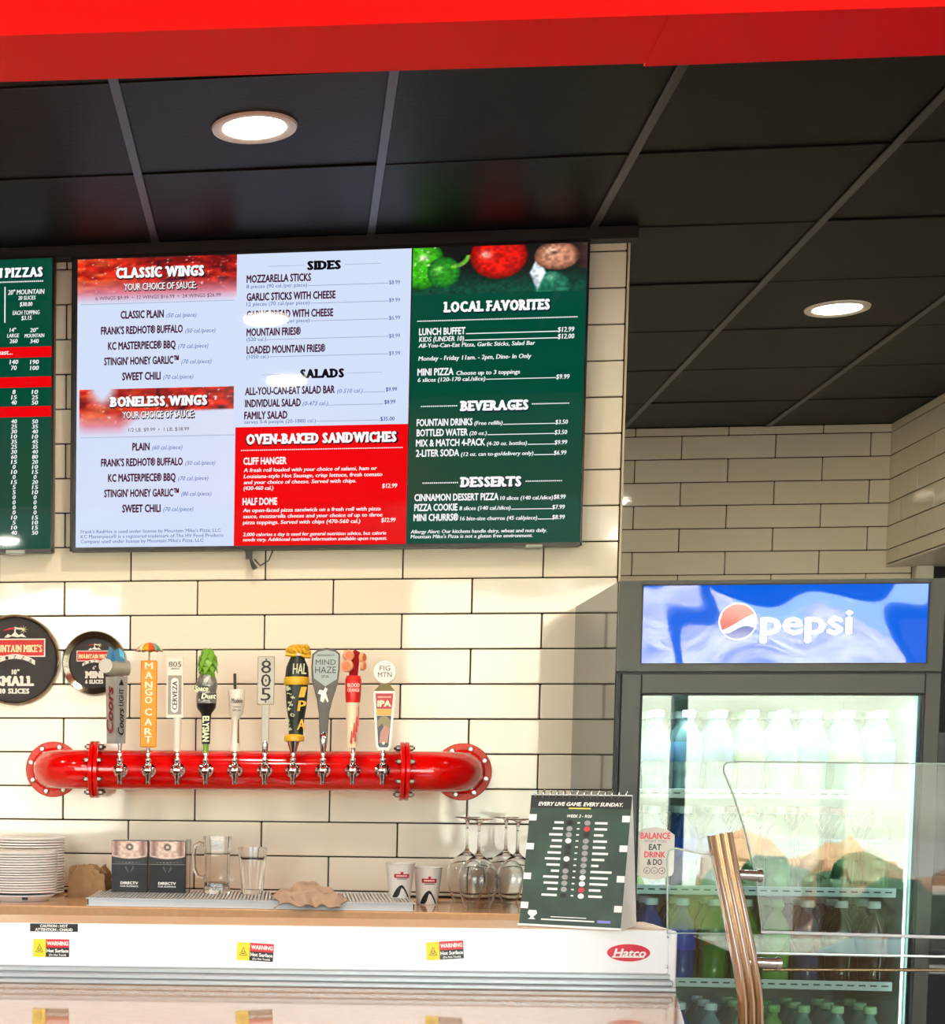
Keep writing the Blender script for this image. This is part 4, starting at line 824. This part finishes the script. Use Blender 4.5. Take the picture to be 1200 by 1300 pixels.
me.polygons.foreach_set('use_smooth', [True]*len(me.polygons))
a = at(390, 1150, Y=-.56); o = bpy.data.objects.new('bar_towel', me); COL.objects.link(o); o.location = (a.x, -.535, zt); tag(o, 'crumpled tan bar towel lying over the front of the drip tray', 'towel'); md = o.modifiers.new('s', 'SOLIDIFY'); md.thickness = .003; md.offset = 1
# two printed white cups
CUPW = mat('cup_white', (222, 216, 208), .25)
for k, (px, y, z, lab) in enumerate(((508, -.38, zt, 'white printed cup on the end of the drip tray'), (543, -.30, CT, 'white printed cup on the bare counter by the wine glasses'))):
    a = at(px, 1120, Y=y); t = thing('printed_cup', lab, 'cup', (a.x, y, z), group='white printed cups'); hh = .098 if k == 0 else .107
    MB().lathe([(.0001, .004), (.027, .004), (.0285, 0), (.0295, 0), (.0405, hh-.003), (.042, hh-.002), (.042, hh), (.0395, hh), (.0285, .006), (.0001, .006)], 40).build('cup_body', CUPW, t, 40)
    P = Print()
    def onc(ang, z_): r_ = .0295+(.0405-.0295)*z_/hh+.0006; aa = R(ang-90); return (r_*math.cos(aa), r_*math.sin(aa), z_)
    def patch(a0, a1, z0, z1, mi, n=6):
        P.cur = mi; vs = [onc(a0+(a1-a0)*i/n, z_) for z_ in (z0, z1) for i in range(n+1)]; P.add(vs, [(i, i+1, i+n+2, i+n+1) for i in range(n)])
    c0 = 6
    patch(c0-36, c0+32, hh*.585, hh*.70, 0); patch(c0-8, c0+4, hh*.70, hh*.76, 0); patch(c0-24, c0+22, hh*.545, hh*.565, 2); patch(c0-16, c0+14, hh*.585, hh*.598, 2)
    for i in range(10): patch(c0-26+i*5, c0-23+i*5, hh*.625, hh*.665, 1, 1)
    P.cur = 2
    for i in range(10):   # black mountain swoosh near the foot
        u0, u1 = i/10, (i+1)/10; f_ = lambda u: (hh*(.05+.34*math.sin(min(1, u*1.8)*1.57)) if u < .56 else hh*(.39-.82*(u-.56)))
        g_ = lambda u: f_(u)-hh*(.33*(1-u)**.5 if u < .45 else .085)
        P.add([onc(c0-50+95*u0, max(.002, g_(u0))), onc(c0-50+95*u1, max(.002, g_(u1))), onc(c0-50+95*u1, max(.003, f_(u1))), onc(c0-50+95*u0, max(.003, f_(u0)))], [(0, 1, 2, 3)])
    P.build('print', [mat('cup_red', (176, 30, 36), .4), IW, IK], t, fix=False)
# upside-down wine glasses
WPR = [(.034, 0), (.0352, 0), (.047, .030), (.055, .062), (.0565, .085), (.050, .110), (.032, .132), (.012, .146), (.0052, .156), (.0040, .175), (.0038, .225), (.006, .238), (.012, .243), (.036, .2465), (.038, .248), (.036, .2495), (.0001, .2495)]
WIN_ = [(.0001, .1455), (.010, .1435), (.030, .130), (.0483, .109), (.0548, .085), (.0533, .062), (.0455, .030), (.034, .0)]
q = MB(); q.lathe(WPR+[], 40); k_ = len(q.v); wm = None
q = MB(); q.lathe([(.0001, .2495)]+WPR[:-1][::-1]+WIN_[::-1][1:], 40); wm = q.mesh('wine_glass_surface', GLASS, 45)
for px, y, lab in ((607, -.40, 'front upturned wine glass beside the printed cups'), (592, -.20, 'rear upturned wine glass behind the one nearest the cups'), (656, -.36, 'front upturned wine glass half hidden by the flip calendar'), (641, -.17, 'rear upturned wine glass nearest the flip calendar')):
    a = at(px, 1120, Y=y); o = bpy.data.objects.new('wine_glass', wm); COL.objects.link(o); o.location = (a.x, y, CT); tag(o, lab, 'wine glass', 'upturned wine glasses')
# ------------------------------------------------------------------ drinks fridge
FX0, FX1, FY0, FY1, FZ = 1.527, 2.312, -.745, -.030, 1.942
t = thing('drinks_fridge', 'tall grey glass door drinks fridge with a blue lit sign', 'fridge', (FX0, FY0, 0)); FW_, FD = FX1-FX0, FY1-FY0
CASE = mat('fridge_case_grey', (50, 51, 45), .4, .1); LINER = mat('fridge_liner', (200, 222, 214), .4); MIR = mat('polished_side_panel', (92, 110, 122), .06, 1); GASK = mat('gasket_black', (10, 11, 11), .5)
q = MB()
q.box(.004, .03, .05, FD, .06, FZ-.004); q.box(FW_-.03, FW_, .05, FD, .06, FZ-.004); q.box(.03, FW_-.03, FD-.03, FD, .06, FZ-.004); q.box(.03, FW_-.03, .05, FD-.03, FZ-.03, FZ-.004)
q.box(.03, FW_-.03, .05, FD-.03, 1.675, 1.715); q.box(.03, FW_-.03, .05, FD-.03, .06, .26); q.build('case', CASE, t)
q = MB()
q.box(.030, .034, .055, FD-.03, .26, 1.675); q.box(FW_-.034, FW_-.030, .055, FD-.03, .26, 1.675); q.box(.034, FW_-.034, FD-.036, FD-.03, .26, 1.675); q.box(.034, FW_-.034, .055, FD-.036, 1.669, 1.675); q.box(.034, FW_-.034, .055, FD-.036, .26, .266); q.build('liner', LINER, t)
MB().bbox(-.001, .004, .02, FD, .06, FZ, .001).build('side_panel', MIR, t)
for x in (.06, FW_-.06):
    for y in (.09, FD-.06): MB().cyl((x, y, 0), (x, y, .06), .02, 12).build('foot', BLACK, t)
MB().bbox(.02, FW_-.02, .03, .05, .06, .24, .004).build('kick_grille', BLACK, t)
# header with the lit sign
q = MB(); zb = 1.712
q.box(0, .056, 0, .05, zb, FZ); q.box(FW_-.034, FW_, 0, .05, zb, FZ); q.box(.056, FW_-.034, 0, .05, FZ-.009, FZ); q.box(.056, FW_-.034, 0, .05, zb, zb+.018); hd = q.build('header_frame', CASE, t)
q = MB()
for c_ in ((.056, .059, zb+.018, FZ-.009), (FW_-.0375, FW_-.034, zb+.018, FZ-.009), (.056, FW_-.034, FZ-.0125, FZ-.009), (.056, FW_-.034, zb+.018, zb+.0205)): q.box(c_[0], c_[1], -.001, .01, c_[2], c_[3])
q.build('sign_gasket', GASK, hd)
SB = mat('sign_blue', (0, 40, 110), .02, 0, .5, emit=(0, 96, 224), es=.9, coat=.35)
bm = bmesh.new(); bmesh.ops.create_grid(bm, x_segments=48, y_segments=12, size=1)
sx0, sx1, sz0, sz1 = .059, FW_-.0375, zb+.0205, FZ-.0125
for v in bm.verts:
    u, w = v.co.x, v.co.y; v.co = Vector(((sx0+sx1)/2+u*(sx1-sx0)/2, .004-.0012*(1-u*u)*(1-w*w)+.0004*math.sin(u*8+w*2), (sz0+sz1)/2+w*(sz1-sz0)/2))
me = bpy.data.meshes.new('lit_sign'); bm.to_mesh(me); bm.free(); me.materials.append(SB); me.polygons.foreach_set('use_smooth', [True]*len(me.polygons)); o = bpy.data.objects.new('lit_sign', me); COL.objects.link(o); o.parent = t; o['label'] = 'glossy blue backlit sign'
sgn = o
P = Print(); k = .00196
def fx(px, py): a = at(px, py, Y=FY0); return a.x-FX0, a.z
lw = scr('logo_white', (236, 244, 255), 1.0); lr = scr('logo_red', (214, 30, 50), 1.0); lb = scr('logo_blue', (0, 70, 190), .9)
cx_, cz_ = fx(937, 789); yS = .0012; r = .0435
P.cur = 0; P.disc(cx_, cz_, yS, r*1.09, 40); xs_ = np.linspace(-1, 1, 17)
def wave(f0, f1, mi):
    P.cur = mi; top = [(cx_+r*x, cz_+r*min(math.sqrt(max(0, 1-x*x)), f1(x))) for x in xs_]; bot = [(cx_+r*x, cz_+r*max(-math.sqrt(max(0, 1-x*x)), f0(x))) for x in xs_]
    for i in range(16):
        if top[i][1] < bot[i][1]-1e-6 and top[i+1][1] < bot[i+1][1]: continue
        P.add([(bot[i][0], yS-.0004, bot[i][1]), (bot[i+1][0], yS-.0004, bot[i+1][1]), (top[i+1][0], yS-.0004, max(top[i+1][1], bot[i+1][1])), (top[i][0], yS-.0004, max(top[i][1], bot[i][1]))], [(0, 1, 2, 3)])
wave(lambda x: .02+.42*x+.25*math.sin(x*2.2)*.4-.05, lambda x: 2, 1); wave(lambda x: -2, lambda x: -.48+.22*math.sin(x*2.6+.3), 2)
a0, z_ = fx(1024, 791); w_ = fx(1083, 790)[0]-fx(965, 790)[0]
P.text("pepsi", a0, z_+.004, w_, .062, .035, 0, yS-.0004, mi=0)
P.build('logo', [lw, lr, lb], sgn, fix=False)
# door
DZ0, DZ1 = .25, 1.706; gx0, gx1, gz0, gz1 = .061, FW_-.038, .31, 1.655
dr = MB()
dr.bbox(.012, gx0, 0, .045, DZ0, DZ1, .002); dr.bbox(gx1, FW_, 0, .045, DZ0, DZ1, .002); dr.bbox(gx0, gx1, 0, .045, gz1, DZ1, .002); dr.bbox(gx0, gx1, 0, .045, DZ0, gz0, .002)
dd = dr.build('door_frame', CASE, t)
q = MB()
for c_ in ((gx0, gx0+.004, gz0, gz1), (gx1-.006, gx1, gz0, gz1), (gx0, gx1, gz1-.004, gz1), (gx0, gx1, gz0, gz0+.004)): q.box(c_[0], c_[1], .001, .03, c_[2], c_[3])
q.box(.002, .010, .004, .05, DZ0, DZ1); q.box(0, FW_, .012, .05, 1.706, 1.712); q.build('door_gasket', GASK, dd)
FP = pane_mat('fridge_pane', (.86, .95, .92), 2.1)
MB().box(gx0+.004, gx1-.006, .010, .0125, gz0+.004, gz1-.004).build('door_glass', FP, dd)
MB().bbox(.020, .034, -.035, 0, .75, .95, .003).build('door_handle', BLACK, dd)
# interior shelves, light strips
LED = mat('fridge_led', (255, 255, 255), .5, emit=(220, 240, 250), es=3.5)
for x, nm in ((.040, 0), (FW_-.046, 1)): MB().bbox(x, x+.004, .062, .072, .30, 1.64, .001).build('led_strip', LED, t)
WIRE = mat('shelf_wire_white', (232, 236, 234), .4)
SHZ = [1.392, 1.140, .897, .62, .36]
for z in SHZ:
    q = MB(); q.bbox(.045, FW_-.060, .084, .087, z-.004, z+.020, .001); q.box(.045, FW_-.060, .087, FD-.045, z-.003, z-.001)
    sh = q.build('shelf', WIRE, t)
    n_ = 24
    me_ = MB().box(-.0085, .0085, -.0006, 0, -.0018, .0018).mesh('price_slot', mat('slot_dark', (44, 64, 60), .5))
    for i in range(n_): o = bpy.data.objects.new('price_slot', me_); COL.objects.link(o); o.parent = sh; o.location = (.062+i*(FW_-.140)/(n_-1), .0838, z+.009)
area('fridge_light', (FX0+FW_/2, FY0+.10, 1.655), FW_*.7, .06, 4.2, (.86, 1, .97), (R(-22), 0, 0))
# sticker on the glass
a, b = fx(832, 1117), fx(832, 1050); ax, bx = fx(808, 1085)[0], fx(857, 1085)[0]; cxs = (ax+bx)/2; hw = (bx-ax)/2
P = MB(); zt_, zb_ = b[1], a[1]
pts = [(cxs-hw*.93, zb_+.012), (cxs-hw*.45, zb_+.003), (cxs, zb_), (cxs+hw*.45, zb_+.003), (cxs+hw*.93, zb_+.012), (cxs+hw, zb_+.022), (cxs+hw, zt_-.020), (cxs+hw*.6, zt_-.006), (cxs, zt_), (cxs-hw*.6, zt_-.006), (cxs-hw, zt_-.020), (cxs-hw, zb_+.022)]
P.prism(pts, .0088, .0098); stk = P.build('door_sticker', mat('sticker_grey', (206, 200, 190), .4), dd)
P = Print(); yy = .0086; rr_ = mat('sticker_red', (216, 60, 74), .4); kk = mat('sticker_ink', (60, 60, 62), .4)
for st, py, w_, h_, mi in (("BALANCE", 1061, 38, 8, 0), ("WHAT YOU", 1068, 28, 3.6, 2), ("EAT", 1075.5, 16, 7.4, 1), ("DRINK", 1085, 27, 7.4, 0), ("& DO", 1094.5, 19, 7.4, 1)):
    P.text(st, cxs, fx(832, py)[1], w_*.00196, h_*.00196, .035, 0, yy, mi=mi)
for i in (-1, 0, 1):
    c = (cxs+i*.0185, fx(832, 1105.5)[1]); P.cur = 1
    for j in range(16): a0, a1 = j*math.pi/8, (j+1)*math.pi/8; P.add([(c[0]+r1*math.cos(q), yy, c[1]+r1*math.sin(q)) for q, r1 in ((a0, .0072), (a1, .0072), (a1, .0085), (a0, .0085))], [(0, 1, 2, 3)])
    P.text("pcd"[i+1], c[0], c[1], .006, .005, .02, 0, yy, mi=1)
P.build('lettering', [rr_, kk, mat('sticker_pale_ink', (160, 156, 150), .4)], stk, fix=False)
# bottles
def bottle(col, lab_col, cap_col, name, label, liquid_rough=.05, tr=.0, txt=None, tc=(245, 245, 240)):
    t = thing('soda_bottle', label, 'bottle')
    k = (name,)
    M = mat('drink_'+name, col, .06, 0, .6, coat=.6, trans=tr)
    MB().lathe([(.0001, .001), (.022, 0), (.030, .006), (.0345, .018), (.0345, .040), (.0325, .050), (.0345, .060), (.0350, .075), (.0350, .140), (.0345, .148), (.033, .156), (.026, .175), (.0165, .190), (.0125, .198), (.0125, .205), (.016, .206), (.016, .208), (.0001, .208)], 24).build('bottle_body', M, t, 40)
    lb_ = MB().lathe([(.0353, .092), (.0357, .093), (.0357, .143), (.0352, .144)], 24, close=False).build('paper_label', mat('label_'+name, lab_col, .35), t, 40)
    q = MB(); n = 20
    q.lathe([(.0160, .2085), (.0168, .210), (.0166, .224), (.0150, .2265), (.0001, .2268)], n); q.build('cap', mat('cap_'+name, cap_col, .35), t, 40)
    if txt:
        P = Print(); P.text(txt, 0, .117, .046, .016, .04, .25, 0)
        P.v = [(.0362*math.sin(x/.0362), -.0362*math.cos(x/.0362), z+x*.15) for x, y, z in P.v]; P.build('lettering', mat('ink_'+name, tc, .4), lb_, fix=False)
    return t
kinds = {
 'blue': bottle((20, 80, 170), (20, 70, 190), (230, 240, 240), 'blue', 'a', tr=.3),
 'clear': bottle((170, 205, 215), (120, 165, 205), (240, 244, 244), 'clear', 'a', tr=.5),
 'green': bottle((60, 150, 40), (30, 120, 40), (225, 235, 215), 'green', 'a', tr=.3, txt='Mtn Dew', tc=(210, 40, 30)),
 'light_green': bottle((130, 200, 90), (120, 215, 90), (140, 205, 120), 'light green', 'a', tr=.35),
 'red': bottle((60, 70, 110), (196, 40, 50), (236, 240, 240), 'red', 'a', tr=.2),
 'brown': bottle((38, 20, 12), (176, 110, 84), (240, 240, 236), 'brown', 'a', tr=.0),
 'orange': bottle((46, 22, 12), (226, 110, 66), (240, 240, 236), 'orange', 'a', tr=.0),
 'lime': bottle((150, 205, 190), (190, 226, 170), (196, 230, 176), 'pale lime', 'a', tr=.5)}
kinds['emerald'] = bottle((50, 110, 50), (60, 120, 60), (222, 90, 50), 'emerald', 'a', tr=.3)
used = set()
desc = {'emerald': 'orange capped green bottle', 'blue': 'blue soda bottle', 'clear': 'clear water bottle', 'green': 'dark green soda bottle', 'light_green': 'light green soda bottle', 'red': 'red labelled soda bottle', 'brown': 'brown labelled dark bottle', 'orange': 'orange labelled dark bottle', 'lime': 'pale lime capped bottle'}
cols_ = [fx(v, 1200)[0] for v in (1130, 1087, 1043, 1003, 962, 921, 880, 839)]
rows = [(SHZ[2], ['orange', 'brown', 'red', 'light_green', 'green', 'green', 'blue', 'blue'], 'middle shelf'),
        (SHZ[1], ['emerald', 'emerald', 'emerald', 'green', 'emerald', 'clear', 'blue', 'clear'], 'upper shelf'),
        (SHZ[0], ['clear', 'lime', 'clear', 'clear', 'lime', 'clear', 'clear', 'clear'], 'top shelf'),
        (SHZ[3], ['lime', 'lime', 'lime', 'light_green', 'lime', 'clear', 'blue', 'blue'], 'lower shelf')]
where = ['front', 'second', 'third']
for z, ks, sn in rows:
    for ci, k in enumerate(ks):
        for ri in range(3):
            x = FX0+cols_[ci]-ri*.001; y = FY0+.135+ri*.082
            lab = '%s, %s in %s column from hinges, %s' % (desc[k], where[ri], ordn[ci], sn)
            zz = z-.001
            if k not in used: used.add(k); o = kinds[k]; o.location = (x, y, zz); o.rotation_euler = (0, 0, random.uniform(-.3, .3)); o['label'] = lab; o['group'] = 'bottles on the fridge shelves'
            else: dup(kinds[k], (x, y, zz), random.uniform(-.3, .3), lab, 'bottles on the fridge shelves')
# ------------------------------------------------------------------ front counter, warmer
FC = 1.055
q = MB(); L0, L1_ = (-2.6, -2.50), (1.405, -2.185)
q.hprism([(-2.6, -3.3), (1.19, -3.3), (1.33, -2.576), (1.398, -2.181), (1.398, -1.98), (-2.6, -2.28)], FC-.04, FC)
fc = tag(q.build('front_counter', [PALE_TAN]), 'glossy pale tan front counter reflecting the white warmer', 'counter')
q = MB(); q.hprism([(-2.6, -3.2), (1.10, -3.2), (1.24, -2.576), (1.30, -2.2), (1.30, -2.05), (-2.6, -2.33)], 0, FC-.04); q.build('counter_base', mat('base_brown', (110, 84, 62), .4), fc)
ang = math.atan2(.0955, 1.217); ux, uy = math.cos(ang), math.sin(ang)
t = thing('heated_strip_warmer', 'long white food warmer box with warning stickers on the front counter', 'food warmer', (.174, -2.237, FC), (0, 0, ang))
LEN = (1.391-.174)/ux; DP = .165; ZT = 1.168-FC; ZR = .031
BODY = mat('white_enamel', (250, 250, 250), .25); RAIL = mat('aluminium_rail', (186, 190, 190), .4, .4)
MB().bbox(-1.9, LEN, 0, DP, ZR, ZT-.0015, .002).build('body', BODY, t)
MB().bbox(-1.9, LEN, .001, DP, ZT-.0014, ZT, .0004).build('top_plate', mat('painted_tan_reflection', (205, 166, 126), .25), t)  # tan reflection of the back counter painted in as the plate's colour
MB().bbox(-1.9, LEN+.004, -.004, DP, .021, ZR, .002).build('upper_rail', RAIL, t)
MB().bbox(-1.9, LEN+.008, -.010, DP, .009, .021, .003).build('middle_rail', RAIL, t)
MB().bbox(-1.9, LEN+.012, -.014, DP, 0, .009, .002).build('base_rail', RAIL, t)
MB().bbox(LEN, LEN+.014, -.003, DP, .004, ZT-.003, .003).build('end_cap', BODY, t)
for z in (.10, .045): MB().lathe([(.003, 0), (.003, .002), (.0001, .0025)], 10, (0, 0, 0), 'X').build('screw', STEEL, t, None, (LEN-.004, -.0005, z))
yS = -.0006
def wx(px, py):
    d = AF+AR*((px-PX)/F)-AU*((py-PY)/F); n_ = Vector((uy, -ux, 0)); o_ = Vector((.174, -2.237, FC)); tt = (o_-Vector(CAM)).dot(n_)/d.dot(n_); p = Vector(CAM)+d*tt-o_
    return p.x*ux+p.y*uy, p.z
WY = mat('warn_yellow', (246, 214, 50), .35); WRD = mat('warn_red', (214, 26, 48), .35); WK = mat('warn_black', (24, 22, 24), .35)
for px, py, rt in ((65, 1203.5, 0), (324, 1208.5, -3), (565, 1206.5, 4)):
    cx_, cz_ = wx(px, py); e = MB(); w_, h_ = .0335, .0165
    st = e.bbox(-w_, w_, -.0004, .0002, -h_, h_, .0002).build('warning_sticker', WK, t, None, (cx_, -.0004, cz_)); st.rotation_euler = (0, R(-rt), 0)
    P = Print(); P.cur = 0; P.quad(-w_, -.010, -h_, h_, -.0007); P.cur = 1; P.quad(-.010, w_, .001, h_, -.0007); P.cur = 2
    P.poly([(-.029, -.008), (-.0145, -.008), (-.0217, .008)], -.0008); P.cur = 0; P.poly([(-.0275, -.007), (-.016, -.007), (-.0217, .0058)], -.0009); P.cur = 2; P.quad(-.025, -.019, -.005, -.0035, -.001)
    for dx in (-.0240, -.0217, -.0194): P.quad(dx-.0004, dx+.0004, -.003, .001, -.001)
    P.text("WARNING", .0118, .0088, .040, .0072, .05, 0, -.0009, mi=3); P.text("Hot Surface", .0118, -.0048, .041, .0062, .05, 0, -.0009, mi=3); P.text("(Do Not Touch)", .0118, -.0125, .032, .0036, .03, 0, -.0009, mi=3)
    P.build('sticker_print', [WY, WRD, WK, IW], st, fix=False)
cx_, cz_ = wx(68.5, 1177); st = MB().box(-.0445, .0445, -.0004, .0002, -.0078, .0070).build('caution_sticker', WK, t, None, (cx_, -.0004, cz_-.0005))
P = Print(); P.text("CAUTION : HOT", 0, .0028, .052, .0048, .05, 0, -.0006); P.text("ATTENTION : CHAUD", 0, -.0040, .070, .0048, .05, 0, -.0006); P.build('sticker_print', IW, st, fix=False)
cx_, cz_ = wx(798, 1209.5); lg = MB().lathe([(.0001, -.0008), (.0385, -.0008), (.0385, 0)], 48, axis='Y').build('maker_badge', mat('badge_red', (206, 20, 60), .3), t, 30, (cx_, -.0006, cz_)); lg.scale = (1, 1, .41)
P = Print(); P.text("Hatco", .001, 0, .058, .036, .035, .25, -.0012); P.cur = 1; P.cur = 0; P.quad(-.030, .028, -.022, -.017, -.0012); P.build('lettering', IW, lg, fix=False)
# flip calendar standing on the warmer
a = at(659, 1170, Z=1.168); 
t = thing('flip_calendar', 'dark green spiral bound flip calendar standing on the warmer', 'calendar', (at(738, 1010, Y=-2.10).x, -2.10, 1.1685), (0, 0, R(-24)))
Wd, Hh, half = .184, .243, .058
TILT = math.atan2(half, Hh); Ls = math.hypot(Hh, half)
fr = bpy.data.objects.new('front_page', MB().box(-Wd/2, Wd/2, 0, .0015, 0, Ls).mesh('front_page', [mat('calendar_green', (20, 54, 34), .35, noise=(14, .55))])); COL.objects.link(fr); fr.parent = t; fr.location = (0, -half, 0); fr.rotation_euler = (-TILT, 0, 0)
bkp = bpy.data.objects.new('back_page', MB().box(-Wd/2, Wd/2, -.0015, 0, 0, Ls).mesh('back_page', [mat('calendar_white', (240, 240, 238), .5)])); COL.objects.link(bkp); bkp.parent = t; bkp.location = (0, half, 0); bkp.rotation_euler = (TILT, 0, 0)
MB().box(-Wd/2, Wd/2, -half, half, 0, .001).build('base_card', mat('calendar_white'), t)
ed = MB(); ed.add([(Wd/2+.0005, -half, .001), (Wd/2+.0005, half, .001), (Wd/2+.0005, .001, Hh), (Wd/2+.0005, -.001, Hh)], [(0, 1, 2, 3)]); ed.build('side_card', mat('calendar_white'), t)
MB().box(-Wd/2-.002, Wd/2+.002, -.002, .0, 0, .004).build('hem', mat('calendar_white'), fr)
P = Print(); P.cur = 0; P.quad(-Wd/2, Wd/2, Ls*.895, Ls, -.0004); y_ = -.0008
P.text("EVERY LIVE GAME. EVERY SUNDAY.", 0, Ls*.925, Wd*.84, .0068, .05, .25, y_, mi=1); P.cur = 2; P.quad(-Wd*.11, Wd*.11, Ls*.888, Ls*.898, y_); P.text("WEEK 2 - 9/20", 0, Ls*.835, Wd*.25, .0052, .04, .2, y_, mi=1)
rnd = random.Random(12)
lw_ = [9, 10, 13, 10, 11, 13, 15, 13, 8, 15, 14, 10, 15]; rw_ = [12, 12, 9, 13, 12, 15, 12, 7, 20, 17, 17, 11, 13]
for i in range(13):
    z = Ls*(.785-i*.0455); xo = 0
    P.cur = 1; P.quad(-.027-lw_[i]*.0019, -.027, z-.0021, z+.0021, y_); P.quad(.030, .030+rw_[i]*.0019, z-.0021, z+.0021, y_); P.quad(-.002, .003, z-.0012, z+.0012, y_)
    for sx in (-.0155, .0165):
        P.cur = 3 if (i in (1, 11) and sx > 0) else rnd.choice((1, 4, 4, 0)); P.disc(sx, z, y_, .0052, 12, 1.1, .95);
for zf in (.82, .60, .375, .155):
    P.cur = 1
    P.quad(-Wd/2, -Wd/2+.014, Ls*zf-.006, Ls*zf+.006, y_); P.quad(Wd/2-.014, Wd/2, Ls*zf-.006, Ls*zf+.006, y_)
P.cur = 1; P.poly([(-.076, .030), (-.062, .030), (-.060, .024), (-.067, .017), (-.062, .013), (-.076, .013), (-.071, .017), (-.078, .024)], y_)
P.quad(-.035, .030, .0185, .0200, y_); P.quad(-.052, .045, .0125, .0150, y_); P.cur = 5; P.quad(.050, .074, .0115, .0165, y_)
P.build('printed_schedule', [IK, IW, mat('print_yellow', (226, 216, 80), .4), mat('print_crimson', (196, 40, 60), .4), mat('print_grey', (150, 150, 146), .4), mat('print_violet', (130, 130, 210), .4)], fr, fix=False)
for i in range(14):
    x = -Wd/2+.010+i*(Wd-.020)/13; q = MB(); q.tube([(x+.001*math.sin(a_), .0075*math.cos(a_)*.8, Hh-.001+.0075*math.sin(a_)) for a_ in np.linspace(0, 2*math.pi, 13)[:-1]], .0011, 6, True); q.build('spiral_ring', STEEL, t, 40)
# small white domed cap behind the calendar foot
# ------------------------------------------------------------------ sneeze guard
def gp(px, py, Y=-2.45): a = at(px, py, Y=Y); return (a.x, a.y, a.z)
b0 = gp(953, 1300); t = thing('sneeze_guard', 'polished metal post and clear glass panels of the sneeze guard', 'sneeze guard', (b0[0], -2.45, 0))
pth = [(914, 1058), (917, 1075), (924, 1112), (932, 1150), (940, 1190), (947, 1225), (951, 1250), (953.5, 1272), (954, 1300), (954, 1340)]
pts = [gp(*p) for p in pth]+[(gp(954, 1340)[0], -2.45, .4), (gp(954, 1340)[0], -2.45, .0)]
POST = mat('warm_polished_steel', (226, 208, 190), .10, 1)
pf = []
for cx0 in (-.0125, 0, .0125):
    pf += [(cx0+.0062*math.cos(a_), -.006-.0075*math.sin(a_)) for a_ in np.linspace(math.pi, 0, 7)]
prof = [(z_, x_) for x_, z_ in pf]+[(.010, .0187), (.010, -.0187)]
prof = [(u, w) for u, w in [(p[0], p[1]) for p in prof]]
q = MB(); q.tube([Vector(p) for p in pts], 1, prof=[(a_, b_) for a_, b_ in prof]); po = q.build('post', POST, None, 35); local(po, t)
CH = mat('clamp_steel', (200, 190, 185), .12, 1)
for (x0_, y0_, x1_, y1_) in ((930, 1110, 964, 1112), (950, 1221, 988, 1223)):
    a, b = gp(x0_, y0_), gp(x1_, y1_); q = MB(); q.cyl(a, b, .0085, 20); q.cyl((b[0]-.003, b[1], b[2]), (b[0]+.004, b[1], b[2]), .0105, 20); local(q.build('clamp_arm', CH, None, 35), t)
GP = pane_mat('guard_pane', (.95, .97, .96), .6); EDG = mat('glass_edge', (150, 165, 155), .2, 0, .5)
def panel(name, pix, Y, th_=.006, closed=True, edge=True):
    P_ = [gp(*p, Y=Y) for p in pix]; q = MB(); n = len(P_)
    vs = [(p[0], Y, p[2]) for p in P_]+[(p[0], Y+th_, p[2]) for p in P_]
    q.add(vs, [tuple(range(n)), tuple(range(2*n-1, n-1, -1))]); o = q.build(name, GP, None); local(o, t)
    e = MB(); e.tube([(p[0], Y+th_/2, p[2]) for p in P_], .0016, 6, True); e.build('polished_edge', EDG, o); e_ = o.children[0]; e_.matrix_parent_inverse = o.matrix_basis.inverted(); e_.parent = o
    e_.matrix_parent_inverse = (Matrix.Translation(-t.location)).inverted() @ Matrix.Translation(-t.location)
    return o
panel('upper_glass_panel', [(960, 1112), (945, 1050), (932, 1010), (920, 980), (920, 972), (925, 968), (940, 967), (1340, 971), (1340, 1194), (968, 1183)], -2.44)
panel('near_glass_panel', [(848, 1185), (848, 1090), (850, 1080), (858, 1077), (906, 1087), (928, 1185)], -2.46)
a = gp(936, 1207, -2.44); b = gp(1340, 1222, -2.44)
q = MB(); q.box(a[0], b[0], -2.44, -2.12, a[2]-.006, a[2]); sh = q.build('glass_shelf', GP, None); local(sh, t)
q = MB(); q.cyl((a[0], -2.441, a[2]-.003), (b[0], -2.441, a[2]-.003), .0018, 6); local(q.build('polished_edge', mat('pale_edge', (220, 230, 228), .2), None), t)
a = gp(966, 1183, -2.44); b = gp(1340, 1194, -2.44); q = MB(); q.cyl((a[0], -2.443, a[2]), (b[0], -2.443, b[2]), .0028, 8); local(q.build('bright_edge_trim', mat('bright_edge', (236, 240, 244), .1, .6), None), t)
a = gp(985, 1231, -2.44); b = gp(1340, 1232, -2.44); q = MB(); q.cyl((a[0]-.02, -2.44, a[2]), (b[0], -2.44, b[2]), .003, 10); local(q.build('support_rod', mat('rod_bronze', (120, 104, 80), .25, 1), None), t)
# equipment beyond the fridge, seen past its edge
a = at(1190, 1180, Y=-.3)
t = thing('prep_stand', 'dark metal equipment stand beyond the drinks fridge', 'equipment stand', (2.62, -.10, 0))
DKM = mat('dark_stand', (26, 26, 28), .4); GM_ = mat('grey_stand_steel', (120, 122, 122), .35, .8)
MB().bbox(-.25, .30, -.2, .25, .0, .10, .004).build('base', DKM, t)
for x in (-.235, .285):
    for y in (-.185, .235): MB().cyl((x, y, .1), (x, y, 1.75), .012, 12).build('upright', GM_, t)
for z in (.55, .90, 1.12): MB().bbox(-.25, .30, -.2, .25, z, z+.03, .003).build('shelf', GM_, t)
MB().bbox(-.22, .27, -.16, .22, 1.18, 1.58, .01).build('oven_box', DKM, t)
MB().cyl((-.235, -.205, 1.075), (-.235, -.225, 1.075), .014, 14).build('red_knob', mat('knob_red', (206, 20, 34), .3), t)
